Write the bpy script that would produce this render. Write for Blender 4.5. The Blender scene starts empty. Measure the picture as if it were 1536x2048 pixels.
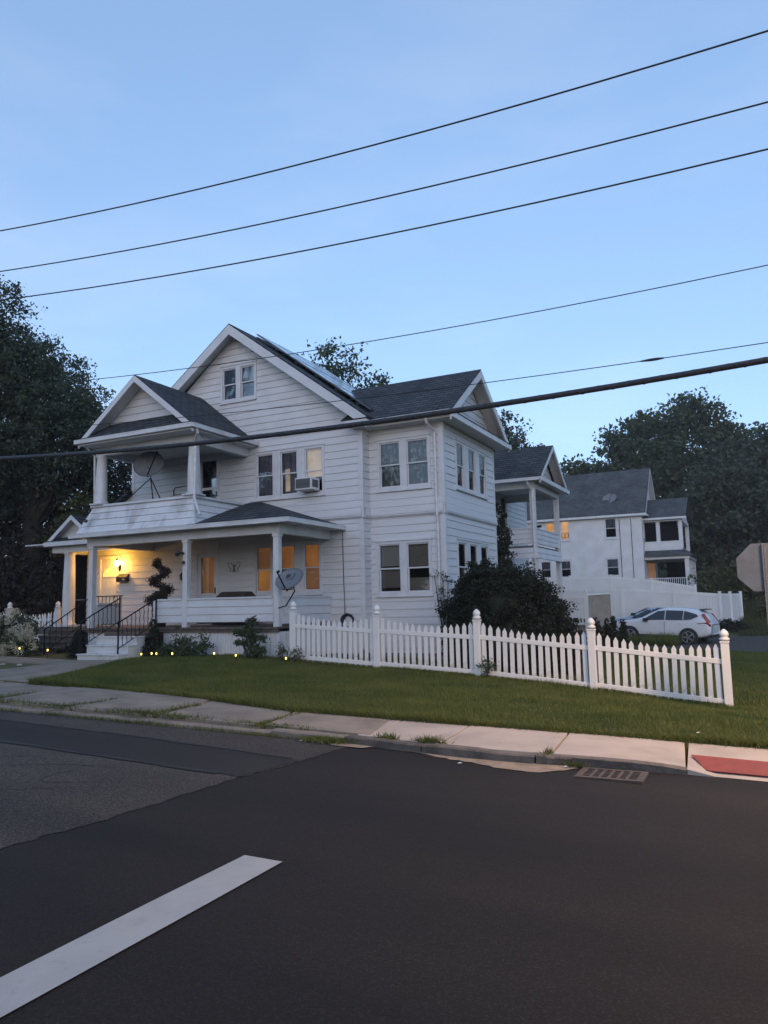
import bpy, math, random
import numpy as np
from mathutils import Vector, Matrix
R = math.radians
random.seed(7); rng = np.random.default_rng(11)
sc = bpy.context.scene
col = sc.collection

# ------------------------------------------------------------------ camera
def camera():
    yaw, pitch, roll = R(-26.4), R(6.92), R(-1.25)
    f0 = Vector((math.sin(yaw), math.cos(yaw), 0)); r0 = Vector((math.cos(yaw), -math.sin(yaw), 0)); u0 = Vector((0, 0, 1))
    fw = f0*math.cos(pitch) + u0*math.sin(pitch); up = u0*math.cos(pitch) - f0*math.sin(pitch)
    r = r0*math.cos(roll) + up*math.sin(roll); u = up*math.cos(roll) - r0*math.sin(roll)
    cam = bpy.data.cameras.new('camera'); o = bpy.data.objects.new('camera', cam); col.objects.link(o)
    cam.sensor_fit = 'HORIZONTAL'; cam.sensor_width = 36; cam.lens = 36*1510/1536
    cam.clip_end = 2000; cam.clip_start = 0.05
    m = Matrix((r, u, -fw)).transposed().to_4x4(); m.translation = (0, 0, 1.6)
    o.matrix_world = m; sc.camera = o
camera()

# ------------------------------------------------------------------ sky, sun, exposure
SUN_EL, SUN_AZ = R(12.0), R(160)          # low sun behind the camera, azimuth clockwise from +Y
w = bpy.data.worlds.new('World'); sc.world = w; w.use_nodes = True
nt = w.node_tree; nt.nodes.clear()
out = nt.nodes.new('ShaderNodeOutputWorld'); bg = nt.nodes.new('ShaderNodeBackground')
sky = nt.nodes.new('ShaderNodeTexSky'); sky.sky_type = 'NISHITA'; sky.sun_disc = False
sky.sun_elevation = SUN_EL; sky.sun_rotation = SUN_AZ; sky.air_density = 1.0; sky.dust_density = 0.3; sky.ozone_density = 6.0
bg.inputs['Strength'].default_value = 0.108
# thin high cloud veil, thickening toward the low western sky
geo = nt.nodes.new('ShaderNodeTexCoord'); mp = nt.nodes.new('ShaderNodeMapping'); mp.inputs['Scale'].default_value = (1.3, 1.3, 5.0)
ns = nt.nodes.new('ShaderNodeTexNoise'); ns.inputs['Scale'].default_value = 2.2; ns.inputs['Detail'].default_value = 6; ns.inputs['Roughness'].default_value = .55
rp = nt.nodes.new('ShaderNodeValToRGB'); rp.color_ramp.elements[0].position = .45; rp.color_ramp.elements[1].position = .8
mx = nt.nodes.new('ShaderNodeMixRGB'); mx.blend_type = 'MIX'
ml = nt.nodes.new('ShaderNodeMath'); ml.operation = 'MULTIPLY'; ml.inputs[1].default_value = .13
hs = nt.nodes.new('ShaderNodeHueSaturation'); hs.inputs['Saturation'].default_value = .25; hs.inputs['Value'].default_value = 1.25
nt.links.new(geo.outputs['Generated'], mp.inputs['Vector']); nt.links.new(mp.outputs[0], ns.inputs['Vector'])
nt.links.new(ns.outputs['Fac'], rp.inputs[0]); nt.links.new(rp.outputs[0], ml.inputs[0]); nt.links.new(ml.outputs[0], mx.inputs[0])
gm = nt.nodes.new('ShaderNodeGamma'); gm.inputs[1].default_value = .5; tn = nt.nodes.new('ShaderNodeMixRGB'); tn.blend_type = 'MULTIPLY'; tn.inputs[0].default_value = 1
tn.inputs[2].default_value = (4.95, 4.75, 5.1, 1)       # twilight: the sky's brightness range is much narrower than by day
nt.links.new(sky.outputs[0], gm.inputs[0]); nt.links.new(gm.outputs[0], tn.inputs[1])
nt.links.new(tn.outputs[0], mx.inputs[1]); nt.links.new(tn.outputs[0], hs.inputs['Color']); nt.links.new(hs.outputs[0], mx.inputs[2])
nt.links.new(mx.outputs[0], bg.inputs['Color']); nt.links.new(bg.outputs[0], out.inputs[0])
sl = bpy.data.lights.new('sun', 'SUN'); sl.energy = .72; sl.angle = R(50); sl.color = (1, .76, .58)
so = bpy.data.objects.new('sun', sl); col.objects.link(so)
sd = Vector((math.sin(SUN_AZ)*math.cos(SUN_EL), math.cos(SUN_AZ)*math.cos(SUN_EL), math.sin(SUN_EL)))
so.rotation_euler = sd.to_track_quat('Z', 'Y').to_euler()
sc.view_settings.view_transform = 'Standard'; sc.view_settings.look = 'None'; sc.view_settings.gamma = 1
sc.view_settings.use_curve_mapping = False; sc.view_settings.exposure = 0.0
sc.cycles.use_denoising = True; sc.cycles.max_bounces = 6; sc.cycles.transparent_max_bounces = 12
sc.cycles.sample_clamp_indirect = 4; sc.cycles.caustics_reflective = False; sc.cycles.caustics_refractive = False

# ------------------------------------------------------------------ materials
M = {}
def mat(name, c, rough=.6, c2=None, scale=6, detail=5, bump=0, bscale=None, metal=0, spec=.5, stretch=None, lo=.35, hi=.65, emit=None, estr=0, coords='Object', trans=0):
    m = bpy.data.materials.new(name); m.use_nodes = True; M[name] = m
    n = m.node_tree.nodes; l = m.node_tree.links; b = n['Principled BSDF']
    b.inputs['Roughness'].default_value = rough; b.inputs['Metallic'].default_value = metal; b.inputs['Specular IOR Level'].default_value = spec
    b.inputs['Base Color'].default_value = (*c, 1)
    tc = n.new('ShaderNodeTexCoord'); vec = tc.outputs[coords]
    if stretch:
        mp = n.new('ShaderNodeMapping'); mp.inputs['Scale'].default_value = stretch; l.new(vec, mp.inputs[0]); vec = mp.outputs[0]
    if c2:
        t = n.new('ShaderNodeTexNoise'); t.inputs['Scale'].default_value = scale; t.inputs['Detail'].default_value = detail; l.new(vec, t.inputs['Vector'])
        r = n.new('ShaderNodeValToRGB'); r.color_ramp.elements[0].position = lo; r.color_ramp.elements[1].position = hi
        r.color_ramp.elements[0].color = (*c, 1); r.color_ramp.elements[1].color = (*c2, 1)
        l.new(t.outputs['Fac'], r.inputs[0]); l.new(r.outputs[0], b.inputs['Base Color'])
    if bump:
        t = n.new('ShaderNodeTexNoise'); t.inputs['Scale'].default_value = bscale or scale*6; t.inputs['Detail'].default_value = 4; l.new(vec, t.inputs['Vector'])
        bp = n.new('ShaderNodeBump'); bp.inputs['Strength'].default_value = bump; bp.inputs['Distance'].default_value = .02
        l.new(t.outputs['Fac'], bp.inputs['Height']); l.new(bp.outputs[0], b.inputs['Normal'])
    if emit:
        b.inputs['Emission Color'].default_value = (*emit, 1); b.inputs['Emission Strength'].default_value = estr
        if estr < 2:
            t = n.new('ShaderNodeTexNoise'); t.inputs['Scale'].default_value = 1.7; t.inputs['Detail'].default_value = 5; l.new(vec, t.inputs['Vector'])
            r = n.new('ShaderNodeMapRange'); r.inputs[1].default_value = .3; r.inputs[2].default_value = .7; r.inputs[3].default_value = estr*.55; r.inputs[4].default_value = estr*1.25; l.new(t.outputs['Fac'], r.inputs[0]); l.new(r.outputs[0], b.inputs['Emission Strength'])
    return m
mat('siding', (.68, .685, .70), .55, (.60, .60, .61), 1.6, 6, .06, 40)
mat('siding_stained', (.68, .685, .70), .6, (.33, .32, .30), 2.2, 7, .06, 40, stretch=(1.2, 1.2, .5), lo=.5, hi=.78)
mat('trim', (.66, .67, .69), .5, (.58, .59, .61), 3, 5, .04, 30)
mat('soffit', (.62, .62, .63), .65, (.54, .54, .54), 3)
mat('column_paint', (.70, .70, .71), .55, (.56, .56, .55), 5, 6, .05, 30, stretch=(1, 1, .35))
mat('gutter', (.68, .69, .71), .4, (.55, .55, .55), 4, 6, stretch=(.5, .5, 2))
mat('skirt_paint', (.70, .70, .70), .7, (.34, .33, .31), 3.5, 7, .1, 50, stretch=(3, 3, .45), lo=.54, hi=.86)
mat('porch_wood', (.16, .13, .11), .7, (.09, .075, .065), 8, 6, .2, 60)
mat('step_paint', (.62, .62, .62), .6, (.40, .39, .37), 5, 7, .1, 60, lo=.5, hi=.75)
mat('brown_step', (.12, .095, .08), .75, (.07, .06, .05), 8, 6, .2)
mat('foundation', (.28, .27, .26), .85, (.2, .19, .18), 6, 6, .3)
mat('black_iron', (.007, .007, .008), .6, spec=.2)
mat('black_door', (.006, .006, .007), .8, spec=.08)
mat('dark_room', (.03, .027, .025), .9)  # near black: the darkness of unlit rooms is put into the colour
mat('door_paint', (.70, .68, .62), .45, (.62, .60, .55), 3)
mat('grey_dish', (.20, .215, .235), .5, (.155, .165, .18), 5)
mat('dish_print', (.035, .04, .05), .6)
mat('ac_case', (.66, .66, .66), .45); mat('ac_grille', (.09, .09, .095), .6)
mat('white_vinyl', (.76, .76, .75), .38, (.70, .70, .68), 1.2, 4)
mat('vinyl_panel', (.72, .72, .715), .45, (.66, .66, .655), 1.2, 4)
mat('picket_vinyl', (.76, .75, .73), .4, (.46, .43, .37), 5, 8, lo=.62, hi=.85)
mat('blue_picket', (.58, .64, .74), .4)
mat('wire', (.02, .021, .024), .6); mat('cable', (.022, .024, .028), .55, (.05, .053, .06), 30, 4, .5, 60)
mat('sign_back', (.125, .15, .19), .6, (.10, .12, .15), 8, 4, metal=.3); mat('galvanised', (.17, .185, .21), .55, (.13, .14, .16), 14, metal=.4)
mat('pole_wood', (.11, .085, .065), .85, (.07, .055, .045), 6, 6, .3, stretch=(4, 4, .4))
mat('concrete_new', (.44, .375, .32), .85, (.33, .28, .24), 2.2, 9, .3, 120, lo=.4, hi=.75)
mat('concrete_old', (.30, .245, .19), .9, (.20, .165, .13), 2.4, 9, .5, 90)
mat('kerb_stone', (.17, .14, .115), .9, (.085, .072, .06), 5, 9, .7, 40)
mat('red_pad', (.27, .045, .032), .75, (.21, .038, .028), 8, 6, .1)
mat('sand', (.30, .235, .17), .95, (.20, .16, .12), 9, 8, .3)
mat('paint_white', (.40, .395, .375), .7, (.34, .335, .32), 5, 9, .25, 160, lo=.4, hi=.8)
def wear(name, dark, sc1, p0, p1, fade):
    m = M[name]; n = m.node_tree.nodes; l = m.node_tree.links; b = n['Principled BSDF']; src = b.inputs['Base Color'].links[0].from_socket
    tc = n.new('ShaderNodeTexCoord'); t = n.new('ShaderNodeTexNoise'); t.inputs['Scale'].default_value = sc1; t.inputs['Detail'].default_value = 10; t.inputs['Roughness'].default_value = .75; l.new(tc.outputs['Object'], t.inputs[0])
    r = n.new('ShaderNodeValToRGB'); r.color_ramp.elements[0].position = p0; r.color_ramp.elements[1].position = p1; l.new(t.outputs[0], r.inputs[0]); k = n.new('ShaderNodeMath'); k.operation = 'MULTIPLY'; k.inputs[1].default_value = fade; l.new(r.outputs[0], k.inputs[0])
    mx = n.new('ShaderNodeMixRGB'); mx.inputs[2].default_value = (*dark, 1); l.new(k.outputs[0], mx.inputs[0]); l.new(src, mx.inputs[1]); l.new(mx.outputs[0], b.inputs['Base Color'])
wear('paint_white', (.05, .045, .04), 11, .58, .72, .32)
mat('rust_iron', (.06, .045, .038), .7, (.10, .07, .05), 14, 6, .3); mat('hole_shade', (.004, .004, .004), .9)  # last one near black: shade inside drain and post holes put into colour
mat('soil', (.05, .04, .028), .95, (.035, .03, .02), 5, 6, .5)
mat('pebble', (.5, .49, .46), .8, (.32, .31, .29), 20)
mat('bark', (.05, .04, .033), .9, (.03, .025, .02), 8, 6, .6, stretch=(3, 3, .5))
mat('car_white', (.72, .73, .75), .22, spec=.6); mat('car_silver', (.40, .45, .52), .25, metal=.5)
mat('car_trim', (.015, .015, .016), .5); mat('tyre', (.018, .018, .018), .8); mat('alloy', (.45, .45, .46), .35, metal=.8)
mat('tail_red', (.28, .012, .018), .2); mat('car_glass', (.012, .014, .017), .06, spec=.8)
mat('plate', (.6, .6, .62), .5)
mat('solar_cell', (.03, .035, .05), .12, spec=.8); mat('solar_rail', (.12, .125, .13), .4, metal=.8)
mat('terracotta', (.07, .045, .035), .8); mat('mail_black', (.015, .015, .015), .4); mat('cushion', (.32, .24, .22), .85)
mat('grill_cover', (.05, .035, .028), .8, (.035, .025, .02), 6)
mat('blind', (.46, .45, .44), .8); mat('shade_dark', (.24, .21, .19), .9); mat('curtain_blue', (.12, .12, .17), .9, (.20, .20, .27), 1, 2, stretch=(18, 1, .2))
mat('plastic_sheet', (.10, .12, .125), .3, (.55, .55, .53), 9, 10, 1.0, 14, stretch=(1, 1, .6), lo=.50, hi=.72)  # pale patches are sky reflections painted into the sheet's colour
def grime(name, top, c):
    m = M[name]; n = m.node_tree.nodes; l = m.node_tree.links; b = n['Principled BSDF']; src = b.inputs['Base Color'].links[0].from_socket
    tc = n.new('ShaderNodeTexCoord'); sp_ = n.new('ShaderNodeSeparateXYZ'); l.new(tc.outputs['Object'], sp_.inputs[0]); mr = n.new('ShaderNodeMapRange'); mr.inputs[1].default_value = top; mr.inputs[2].default_value = 0; l.new(sp_.outputs[2], mr.inputs[0])
    ge = n.new('ShaderNodeNewGeometry'); t = n.new('ShaderNodeTexNoise'); t.inputs['Scale'].default_value = 14; t.inputs['Detail'].default_value = 6; l.new(ge.outputs['Position'], t.inputs[0])
    r = n.new('ShaderNodeMapRange'); r.inputs[1].default_value = .4; r.inputs[2].default_value = .65; l.new(t.outputs[0], r.inputs[0]); k = n.new('ShaderNodeMath'); k.operation = 'MULTIPLY'; l.new(mr.outputs[0], k.inputs[0]); l.new(r.outputs[0], k.inputs[1])
    mx = n.new('ShaderNodeMixRGB'); mx.inputs[2].default_value = (*c, 1); l.new(k.outputs[0], mx.inputs[0]); l.new(src, mx.inputs[1]); l.new(mx.outputs[0], b.inputs['Base Color'])
mat('post_vinyl', (.76, .75, .73), .4, (.60, .58, .54), 5, 8, lo=.6, hi=.85)
grime('picket_vinyl', .30, (.22, .20, .12))
# lit things
mat('lit_shade', (.35, .22, .10), .8, emit=(1.0, .36, .08), estr=.20)
mat('lit_curtain', (.35, .22, .10), .8, emit=(1.0, .40, .09), estr=.25)
mat('lit_dim', (.25, .17, .10), .8, emit=(1.0, .40, .14), estr=.12)
mat('lit_peach', (.6, .5, .4), .8, emit=(1.0, .74, .52), estr=.32)
mat('lit_far', (.5, .3, .1), .8, emit=(1.0, .40, .07), estr=.7)
mat('lamp_glow', (1, .8, .4), .4, emit=(1.0, .66, .20), estr=26)
mat('garden_glow', (1, .9, .4), .4, emit=(1.0, .84, .14), estr=2.0)
mat('fan_glass', (.8, .7, .4), .3, emit=(1.0, .60, .12), estr=.8)

def glass_mat():
    m = bpy.data.materials.new('window_glass'); m.use_nodes = True; M['glass'] = m
    n = m.node_tree.nodes; l = m.node_tree.links; n.clear()
    o = n.new('ShaderNodeOutputMaterial'); mix = n.new('ShaderNodeMixShader'); tr = n.new('ShaderNodeBsdfTransparent'); gl = n.new('ShaderNodeBsdfGlossy')
    tr.inputs[0].default_value = (.92, .94, .94, 1); gl.inputs['Roughness'].default_value = .03
    fr = n.new('ShaderNodeFresnel'); fr.inputs['IOR'].default_value = 1.55
    t = n.new('ShaderNodeTexNoise'); t.inputs['Scale'].default_value = 1.6; bp = n.new('ShaderNodeBump'); bp.inputs['Strength'].default_value = .06; bp.inputs['Distance'].default_value = .03
    tc = n.new('ShaderNodeTexCoord'); l.new(tc.outputs['Object'], t.inputs[0]); l.new(t.outputs[0], bp.inputs['Height']); l.new(bp.outputs[0], gl.inputs['Normal'])
    l.new(fr.outputs[0], mix.inputs[0]); l.new(tr.outputs[0], mix.inputs[1]); l.new(gl.outputs[0], mix.inputs[2]); l.new(mix.outputs[0], o.inputs[0])
glass_mat()

def roof_mat(name, axis, c=(.044, .049, .056), c2=(.080, .085, .094), row=.17):
    """asphalt shingles: brick courses along the eave axis, rows by height"""
    m = bpy.data.materials.new(name); m.use_nodes = True; M[name] = m
    n = m.node_tree.nodes; l = m.node_tree.links; b = n['Principled BSDF']; b.inputs['Roughness'].default_value = .85; b.inputs['Specular IOR Level'].default_value = .25
    tc = n.new('ShaderNodeTexCoord'); sp = n.new('ShaderNodeSeparateXYZ'); cb = n.new('ShaderNodeCombineXYZ')
    l.new(tc.outputs['Object'], sp.inputs[0]); l.new(sp.outputs[0 if axis == 'x' else 1], cb.inputs[0]); l.new(sp.outputs[2], cb.inputs[1])
    br = n.new('ShaderNodeTexBrick'); br.inputs['Scale'].default_value = 1; br.inputs['Brick Width'].default_value = .3; br.inputs['Row Height'].default_value = row*.62
    br.inputs['Mortar Size'].default_value = .016; br.inputs['Mortar Smooth'].default_value = .3; br.inputs['Bias'].default_value = 0
    br.inputs['Color1'].default_value = (*c, 1); br.inputs['Color2'].default_value = (*c2, 1); br.inputs['Mortar'].default_value = (*[k*.30 for k in c], 1)
    l.new(cb.outputs[0], br.inputs['Vector'])
    t = n.new('ShaderNodeTexNoise'); t.inputs['Scale'].default_value = 1.1; t.inputs['Detail'].default_value = 7; l.new(tc.outputs['Object'], t.inputs[0])
    mx = n.new('ShaderNodeMixRGB'); mx.blend_type = 'OVERLAY'; mx.inputs[0].default_value = .55; l.new(br.outputs[0], mx.inputs[1]); l.new(t.outputs[0], mx.inputs[2]); l.new(mx.outputs[0], b.inputs['Base Color'])
    bp = n.new('ShaderNodeBump'); bp.inputs['Strength'].default_value = .7; bp.inputs['Distance'].default_value = .02; bp.invert = True
    l.new(br.outputs['Fac'], bp.inputs['Height']); l.new(bp.outputs[0], b.inputs['Normal'])
roof_mat('roof_x', 'x'); roof_mat('roof_y', 'y')
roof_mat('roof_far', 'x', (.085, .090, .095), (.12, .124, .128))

def asphalt_mat(name, base, speck, dens, bump, tint):
    m = bpy.data.materials.new(name); m.use_nodes = True; M[name] = m
    n = m.node_tree.nodes; l = m.node_tree.links; b = n['Principled BSDF']; b.inputs['Roughness'].default_value = .88; b.inputs['Specular IOR Level'].default_value = .3
    tc = n.new('ShaderNodeTexCoord')
    v = n.new('ShaderNodeTexVoronoi'); v.inputs['Scale'].default_value = 130; l.new(tc.outputs['Object'], v.inputs[0])
    r = n.new('ShaderNodeValToRGB'); r.color_ramp.elements[0].position = 0; r.color_ramp.elements[1].position = 1
    sepc = n.new('ShaderNodeSeparateColor'); l.new(v.outputs['Color'], sepc.inputs[0])
    pw = n.new('ShaderNodeMath'); pw.operation = 'POWER'; pw.inputs[1].default_value = dens; l.new(sepc.outputs[0], pw.inputs[0])
    r.color_ramp.elements[0].color = (*base, 1); r.color_ramp.elements[1].color = (*speck, 1); l.new(pw.outputs[0], r.inputs[0])
    t = n.new('ShaderNodeTexNoise'); t.inputs['Scale'].default_value = .7; t.inputs['Detail'].default_value = 8; t.inputs['Roughness'].default_value = .6; l.new(tc.outputs['Object'], t.inputs[0])
    mx = n.new('ShaderNodeMixRGB'); mx.blend_type = 'MULTIPLY'; mx.inputs[0].default_value = .75
    r2 = n.new('ShaderNodeValToRGB'); r2.color_ramp.elements[0].position = .3; r2.color_ramp.elements[1].position = .7
    r2.color_ramp.elements[0].color = (*tint, 1); r2.color_ramp.elements[1].color = (1, 1, 1, 1); l.new(t.outputs[0], r2.inputs[0])
    l.new(r.outputs[0], mx.inputs[1]); l.new(r2.outputs[0], mx.inputs[2]); l.new(mx.outputs[0], b.inputs['Base Color'])
    vs = n.new('ShaderNodeTexVoronoi'); vs.inputs['Scale'].default_value = 1.3; l.new(tc.outputs['Object'], vs.inputs[0])
    rs = n.new('ShaderNodeValToRGB'); rs.color_ramp.elements[0].position = .035; rs.color_ramp.elements[1].position = .055; rs.color_ramp.elements[0].color = (.45, .45, .5, 1); rs.color_ramp.elements[1].color = (1, 1, 1, 1); l.new(vs.outputs['Distance'], rs.inputs[0])
    mpb = n.new('ShaderNodeMapping'); mpb.inputs['Scale'].default_value = (.12, .75, 1); l.new(tc.outputs['Object'], mpb.inputs[0]); tb2 = n.new('ShaderNodeTexNoise'); tb2.inputs['Scale'].default_value = 1.5; tb2.inputs['Detail'].default_value = 4; l.new(mpb.outputs[0], tb2.inputs[0])
    rb = n.new('ShaderNodeValToRGB'); rb.color_ramp.elements[0].position = .35; rb.color_ramp.elements[1].position = .65; rb.color_ramp.elements[0].color = (.72, .72, .74, 1); rb.color_ramp.elements[1].color = (1.25, 1.22, 1.18, 1); l.new(tb2.outputs[0], rb.inputs[0])
    m2 = n.new('ShaderNodeMixRGB'); m2.blend_type = 'MULTIPLY'; m2.inputs[0].default_value = 1; m3 = n.new('ShaderNodeMixRGB'); m3.blend_type = 'MULTIPLY'; m3.inputs[0].default_value = 1
    l.new(mx.outputs[0], m2.inputs[1]); l.new(rs.outputs[0], m2.inputs[2]); l.new(m2.outputs[0], m3.inputs[1]); l.new(rb.outputs[0], m3.inputs[2]); l.new(m3.outputs[0], b.inputs['Base Color'])
    t3 = n.new('ShaderNodeTexNoise'); t3.inputs['Scale'].default_value = 160; t3.inputs['Detail'].default_value = 3; l.new(tc.outputs['Object'], t3.inputs[0])
    bp = n.new('ShaderNodeBump'); bp.inputs['Strength'].default_value = bump; bp.inputs['Distance'].default_value = .008; l.new(t3.outputs[0], bp.inputs['Height']); l.new(bp.outputs[0], b.inputs['Normal'])
asphalt_mat('asphalt_new', (.0128, .0096, .0082), (.032, .0265, .0225), 5, .3, (.74, .74, .76))
asphalt_mat('asphalt_old', (.031, .026, .022), (.150, .130, .112), 2.4, .8, (.72, .72, .72))
asphalt_mat('asphalt_patch', (.021, .0185, .0175), (.046, .041, .037), 3.5, .5, (.8, .8, .82))
mat('driveway_gravel', (.045, .038, .030), .95, (.065, .055, .045), 4, 8, .6, 40)
mat('crack_seal', (.014, .014, .016), .7)

def leaf_mat(name, c, c2, scale=1.2, tr=.25):
    m = bpy.data.materials.new(name); m.use_nodes = True; M[name] = m
    n = m.node_tree.nodes; l = m.node_tree.links; b = n['Principled BSDF']; b.inputs['Roughness'].default_value = .6; b.inputs['Specular IOR Level'].default_value = .3
    tc = n.new('ShaderNodeTexCoord'); t = n.new('ShaderNodeTexNoise'); t.inputs['Scale'].default_value = scale; t.inputs['Detail'].default_value = 8; t.inputs['Roughness'].default_value = .7
    l.new(tc.outputs['Object'], t.inputs[0])
    r = n.new('ShaderNodeValToRGB'); r.color_ramp.elements[0].position = .33; r.color_ramp.elements[1].position = .68
    r.color_ramp.elements[0].color = (*c, 1); r.color_ramp.elements[1].color = (*c2, 1); l.new(t.outputs[0], r.inputs[0]); l.new(r.outputs[0], b.inputs['Base Color'])
    td = n.new('ShaderNodeBsdfTranslucent'); l.new(r.outputs[0], td.inputs[0]); mix = n.new('ShaderNodeMixShader'); mix.inputs[0].default_value = tr
    l.new(b.outputs[0], mix.inputs[1]); l.new(td.outputs[0], mix.inputs[2]); l.new(mix.outputs[0], n['Material Output'].inputs[0])
leaf_mat('leaf_dark', (.040, .054, .034), (.085, .105, .062))
leaf_mat('leaf_mid', (.045, .066, .034), (.09, .12, .06))
leaf_mat('leaf_red', (.034, .027, .020), (.056, .044, .032))
leaf_mat('leaf_olive', (.06, .07, .025), (.10, .105, .04))
leaf_mat('leaf_hedge', (.012, .018, .012), (.026, .036, .022), 2.5)
leaf_mat('leaf_cedar', (.022, .03, .018), (.04, .05, .028), 3)
leaf_mat('grass_blade', (.065, .100, .020), (.17, .175, .042), .7, .3)
leaf_mat('flower_white', (.48, .45, .34), (.66, .62, .48), 3, .2)
mat('lawn', (.06, .066, .018), .95, (.085, .09, .028), 1.5, 8, .8, 60)

# ------------------------------------------------------------------ mesh helpers
class MB:
    def __init__(s): s.v = []; s.f = []
    def box(s, x0, x1, y0, y1, z0, z1, m=None):
        k = len(s.v); p = [(x0, y0, z0), (x1, y0, z0), (x1, y1, z0), (x0, y1, z0), (x0, y0, z1), (x1, y0, z1), (x1, y1, z1), (x0, y1, z1)]
        if m is not None: p = [tuple(m @ Vector(q)) for q in p]
        s.v += p; s.f += [(k, k+3, k+2, k+1), (k+4, k+5, k+6, k+7), (k, k+1, k+5, k+4), (k+1, k+2, k+6, k+5), (k+2, k+3, k+7, k+6), (k+3, k, k+4, k+7)]; return s
    def prism(s, poly, d):
        """polygon of 3D points swept by vector d"""
        k = len(s.v); n = len(poly); d = Vector(d); s.v += [tuple(p) for p in poly] + [tuple(Vector(p)+d) for p in poly]
        s.f += [tuple(range(k+n-1, k-1, -1)), tuple(range(k+n, k+2*n))] + [(k+i, k+(i+1) % n, k+n+(i+1) % n, k+n+i) for i in range(n)]; return s
    def face(s, poly): k = len(s.v); s.v += [tuple(p) for p in poly]; s.f.append(tuple(range(k, k+len(poly)))); return s
    def tube(s, pts, r, n=6, cap=True):
        pts = [Vector(p) for p in pts]; rs = r if isinstance(r, (list, tuple)) else [r]*len(pts); k0 = len(s.v); prev = None
        for i, p in enumerate(pts):
            t = (pts[min(i+1, len(pts)-1)] - pts[max(i-1, 0)]).normalized()
            a = prev if prev is not None else (Vector((0, 0, 1)) if abs(t.z) < .9 else Vector((1, 0, 0)))
            u = t.cross(a).normalized(); vv = t.cross(u).normalized(); prev = -vv if prev is None else a
            if prev is not None and abs(t.dot(prev)) > .95: prev = Vector((1, 0, 0)) if abs(t.x) < .9 else Vector((0, 1, 0))
            for j in range(n):
                an = 2*math.pi*j/n; s.v.append(tuple(p + (u*math.cos(an) + vv*math.sin(an))*rs[i]))
        for i in range(len(pts)-1):
            for j in range(n): a = k0+i*n+j; b = k0+i*n+(j+1) % n; s.f.append((a, b, b+n, a+n))
        if cap: s.f += [tuple(k0+j for j in range(n))[::-1], tuple(k0+(len(pts)-1)*n+j for j in range(n))]
        return s
    def lathe(s, prof, n=14, c=(0, 0, 0)):
        k = len(s.v)
        for r, z in prof:
            for j in range(n): a = 2*math.pi*j/n; s.v.append((c[0]+r*math.cos(a), c[1]+r*math.sin(a), c[2]+z))
        for i in range(len(prof)-1):
            for j in range(n): a = k+i*n+j; b = k+i*n+(j+1) % n; s.f.append((a, b, b+n, a+n))
        s.f += [tuple(k+j for j in range(n))[::-1], tuple(k+(len(prof)-1)*n+j for j in range(n))]; return s
    def xf(s, m): s.v = [tuple(m @ Vector(p)) for p in s.v]; return s
    def data(s, name, m, smooth=False, o=(0, 0, 0)):
        me = bpy.data.meshes.new(name); me.from_pydata([(a-o[0], b-o[1], c-o[2]) for a, b, c in s.v], [], s.f)
        me.materials.append(M[m]); me.update()
        if smooth: me.shade_smooth(); 
        return me
    def build(s, name, m, parent=None, smooth=False, bevel=0):
        o = origin_of(parent); ob = bpy.data.objects.new(name, s.data(name, m, smooth, o)); col.objects.link(ob); ob.parent = parent
        if bevel: b = ob.modifiers.new('bevel', 'BEVEL'); b.width = bevel; b.segments = 2; b.limit_method = 'ANGLE'
        return ob
def origin_of(p):
    v = Vector((0, 0, 0))
    while p is not None: v += p.location; p = p.parent
    return v
def obj(name, me, parent=None, loc=(0, 0, 0), rz=0, scale=None):
    o = bpy.data.objects.new(name, me); col.objects.link(o); o.parent = parent
    o.location = Vector(loc) - origin_of(parent); o.rotation_euler = (0, 0, rz)
    if scale: o.scale = scale
    return o
def tag(o, label, cat, group=None):
    o['label'] = label; o['category'] = cat
    if group: o['group'] = group
    return o
def thing(name, label, cat, loc, group=None):
    o = bpy.data.objects.new(name, None); col.objects.link(o); o.location = loc; o.empty_display_size = .2
    return tag(o, label, cat, group)
def struct(o): o['kind'] = 'structure'; return o
def stuff(o): o['kind'] = 'stuff'; return o
def copy_tree(o, parent=None):
    c = o.copy(); col.objects.link(c); c.parent = parent
    for ch in list(o.children): copy_tree(ch, c)
    return c
def RZ(a, loc=(0, 0, 0)): return Matrix.Translation(loc) @ Matrix.Rotation(a, 4, 'Z')
def npmesh(name, V, F, m, parent=None):
    """numpy verts, faces of equal size"""
    o = origin_of(parent); V = np.asarray(V, dtype=np.float32) - np.array(o, dtype=np.float32)
    me = bpy.data.meshes.new(name); nf, k = F.shape
    me.vertices.add(len(V)); me.vertices.foreach_set('co', V.ravel()); me.loops.add(nf*k); me.polygons.add(nf)
    me.loops.foreach_set('vertex_index', F.astype(np.int32).ravel()); me.polygons.foreach_set('loop_start', np.arange(nf, dtype=np.int32)*k)
    me.polygons.foreach_set('loop_total', np.full(nf, k, dtype=np.int32)); me.update(calc_edges=True); me.materials.append(M[m])
    ob = bpy.data.objects.new(name, me); col.objects.link(ob); ob.parent = parent; return ob

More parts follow.
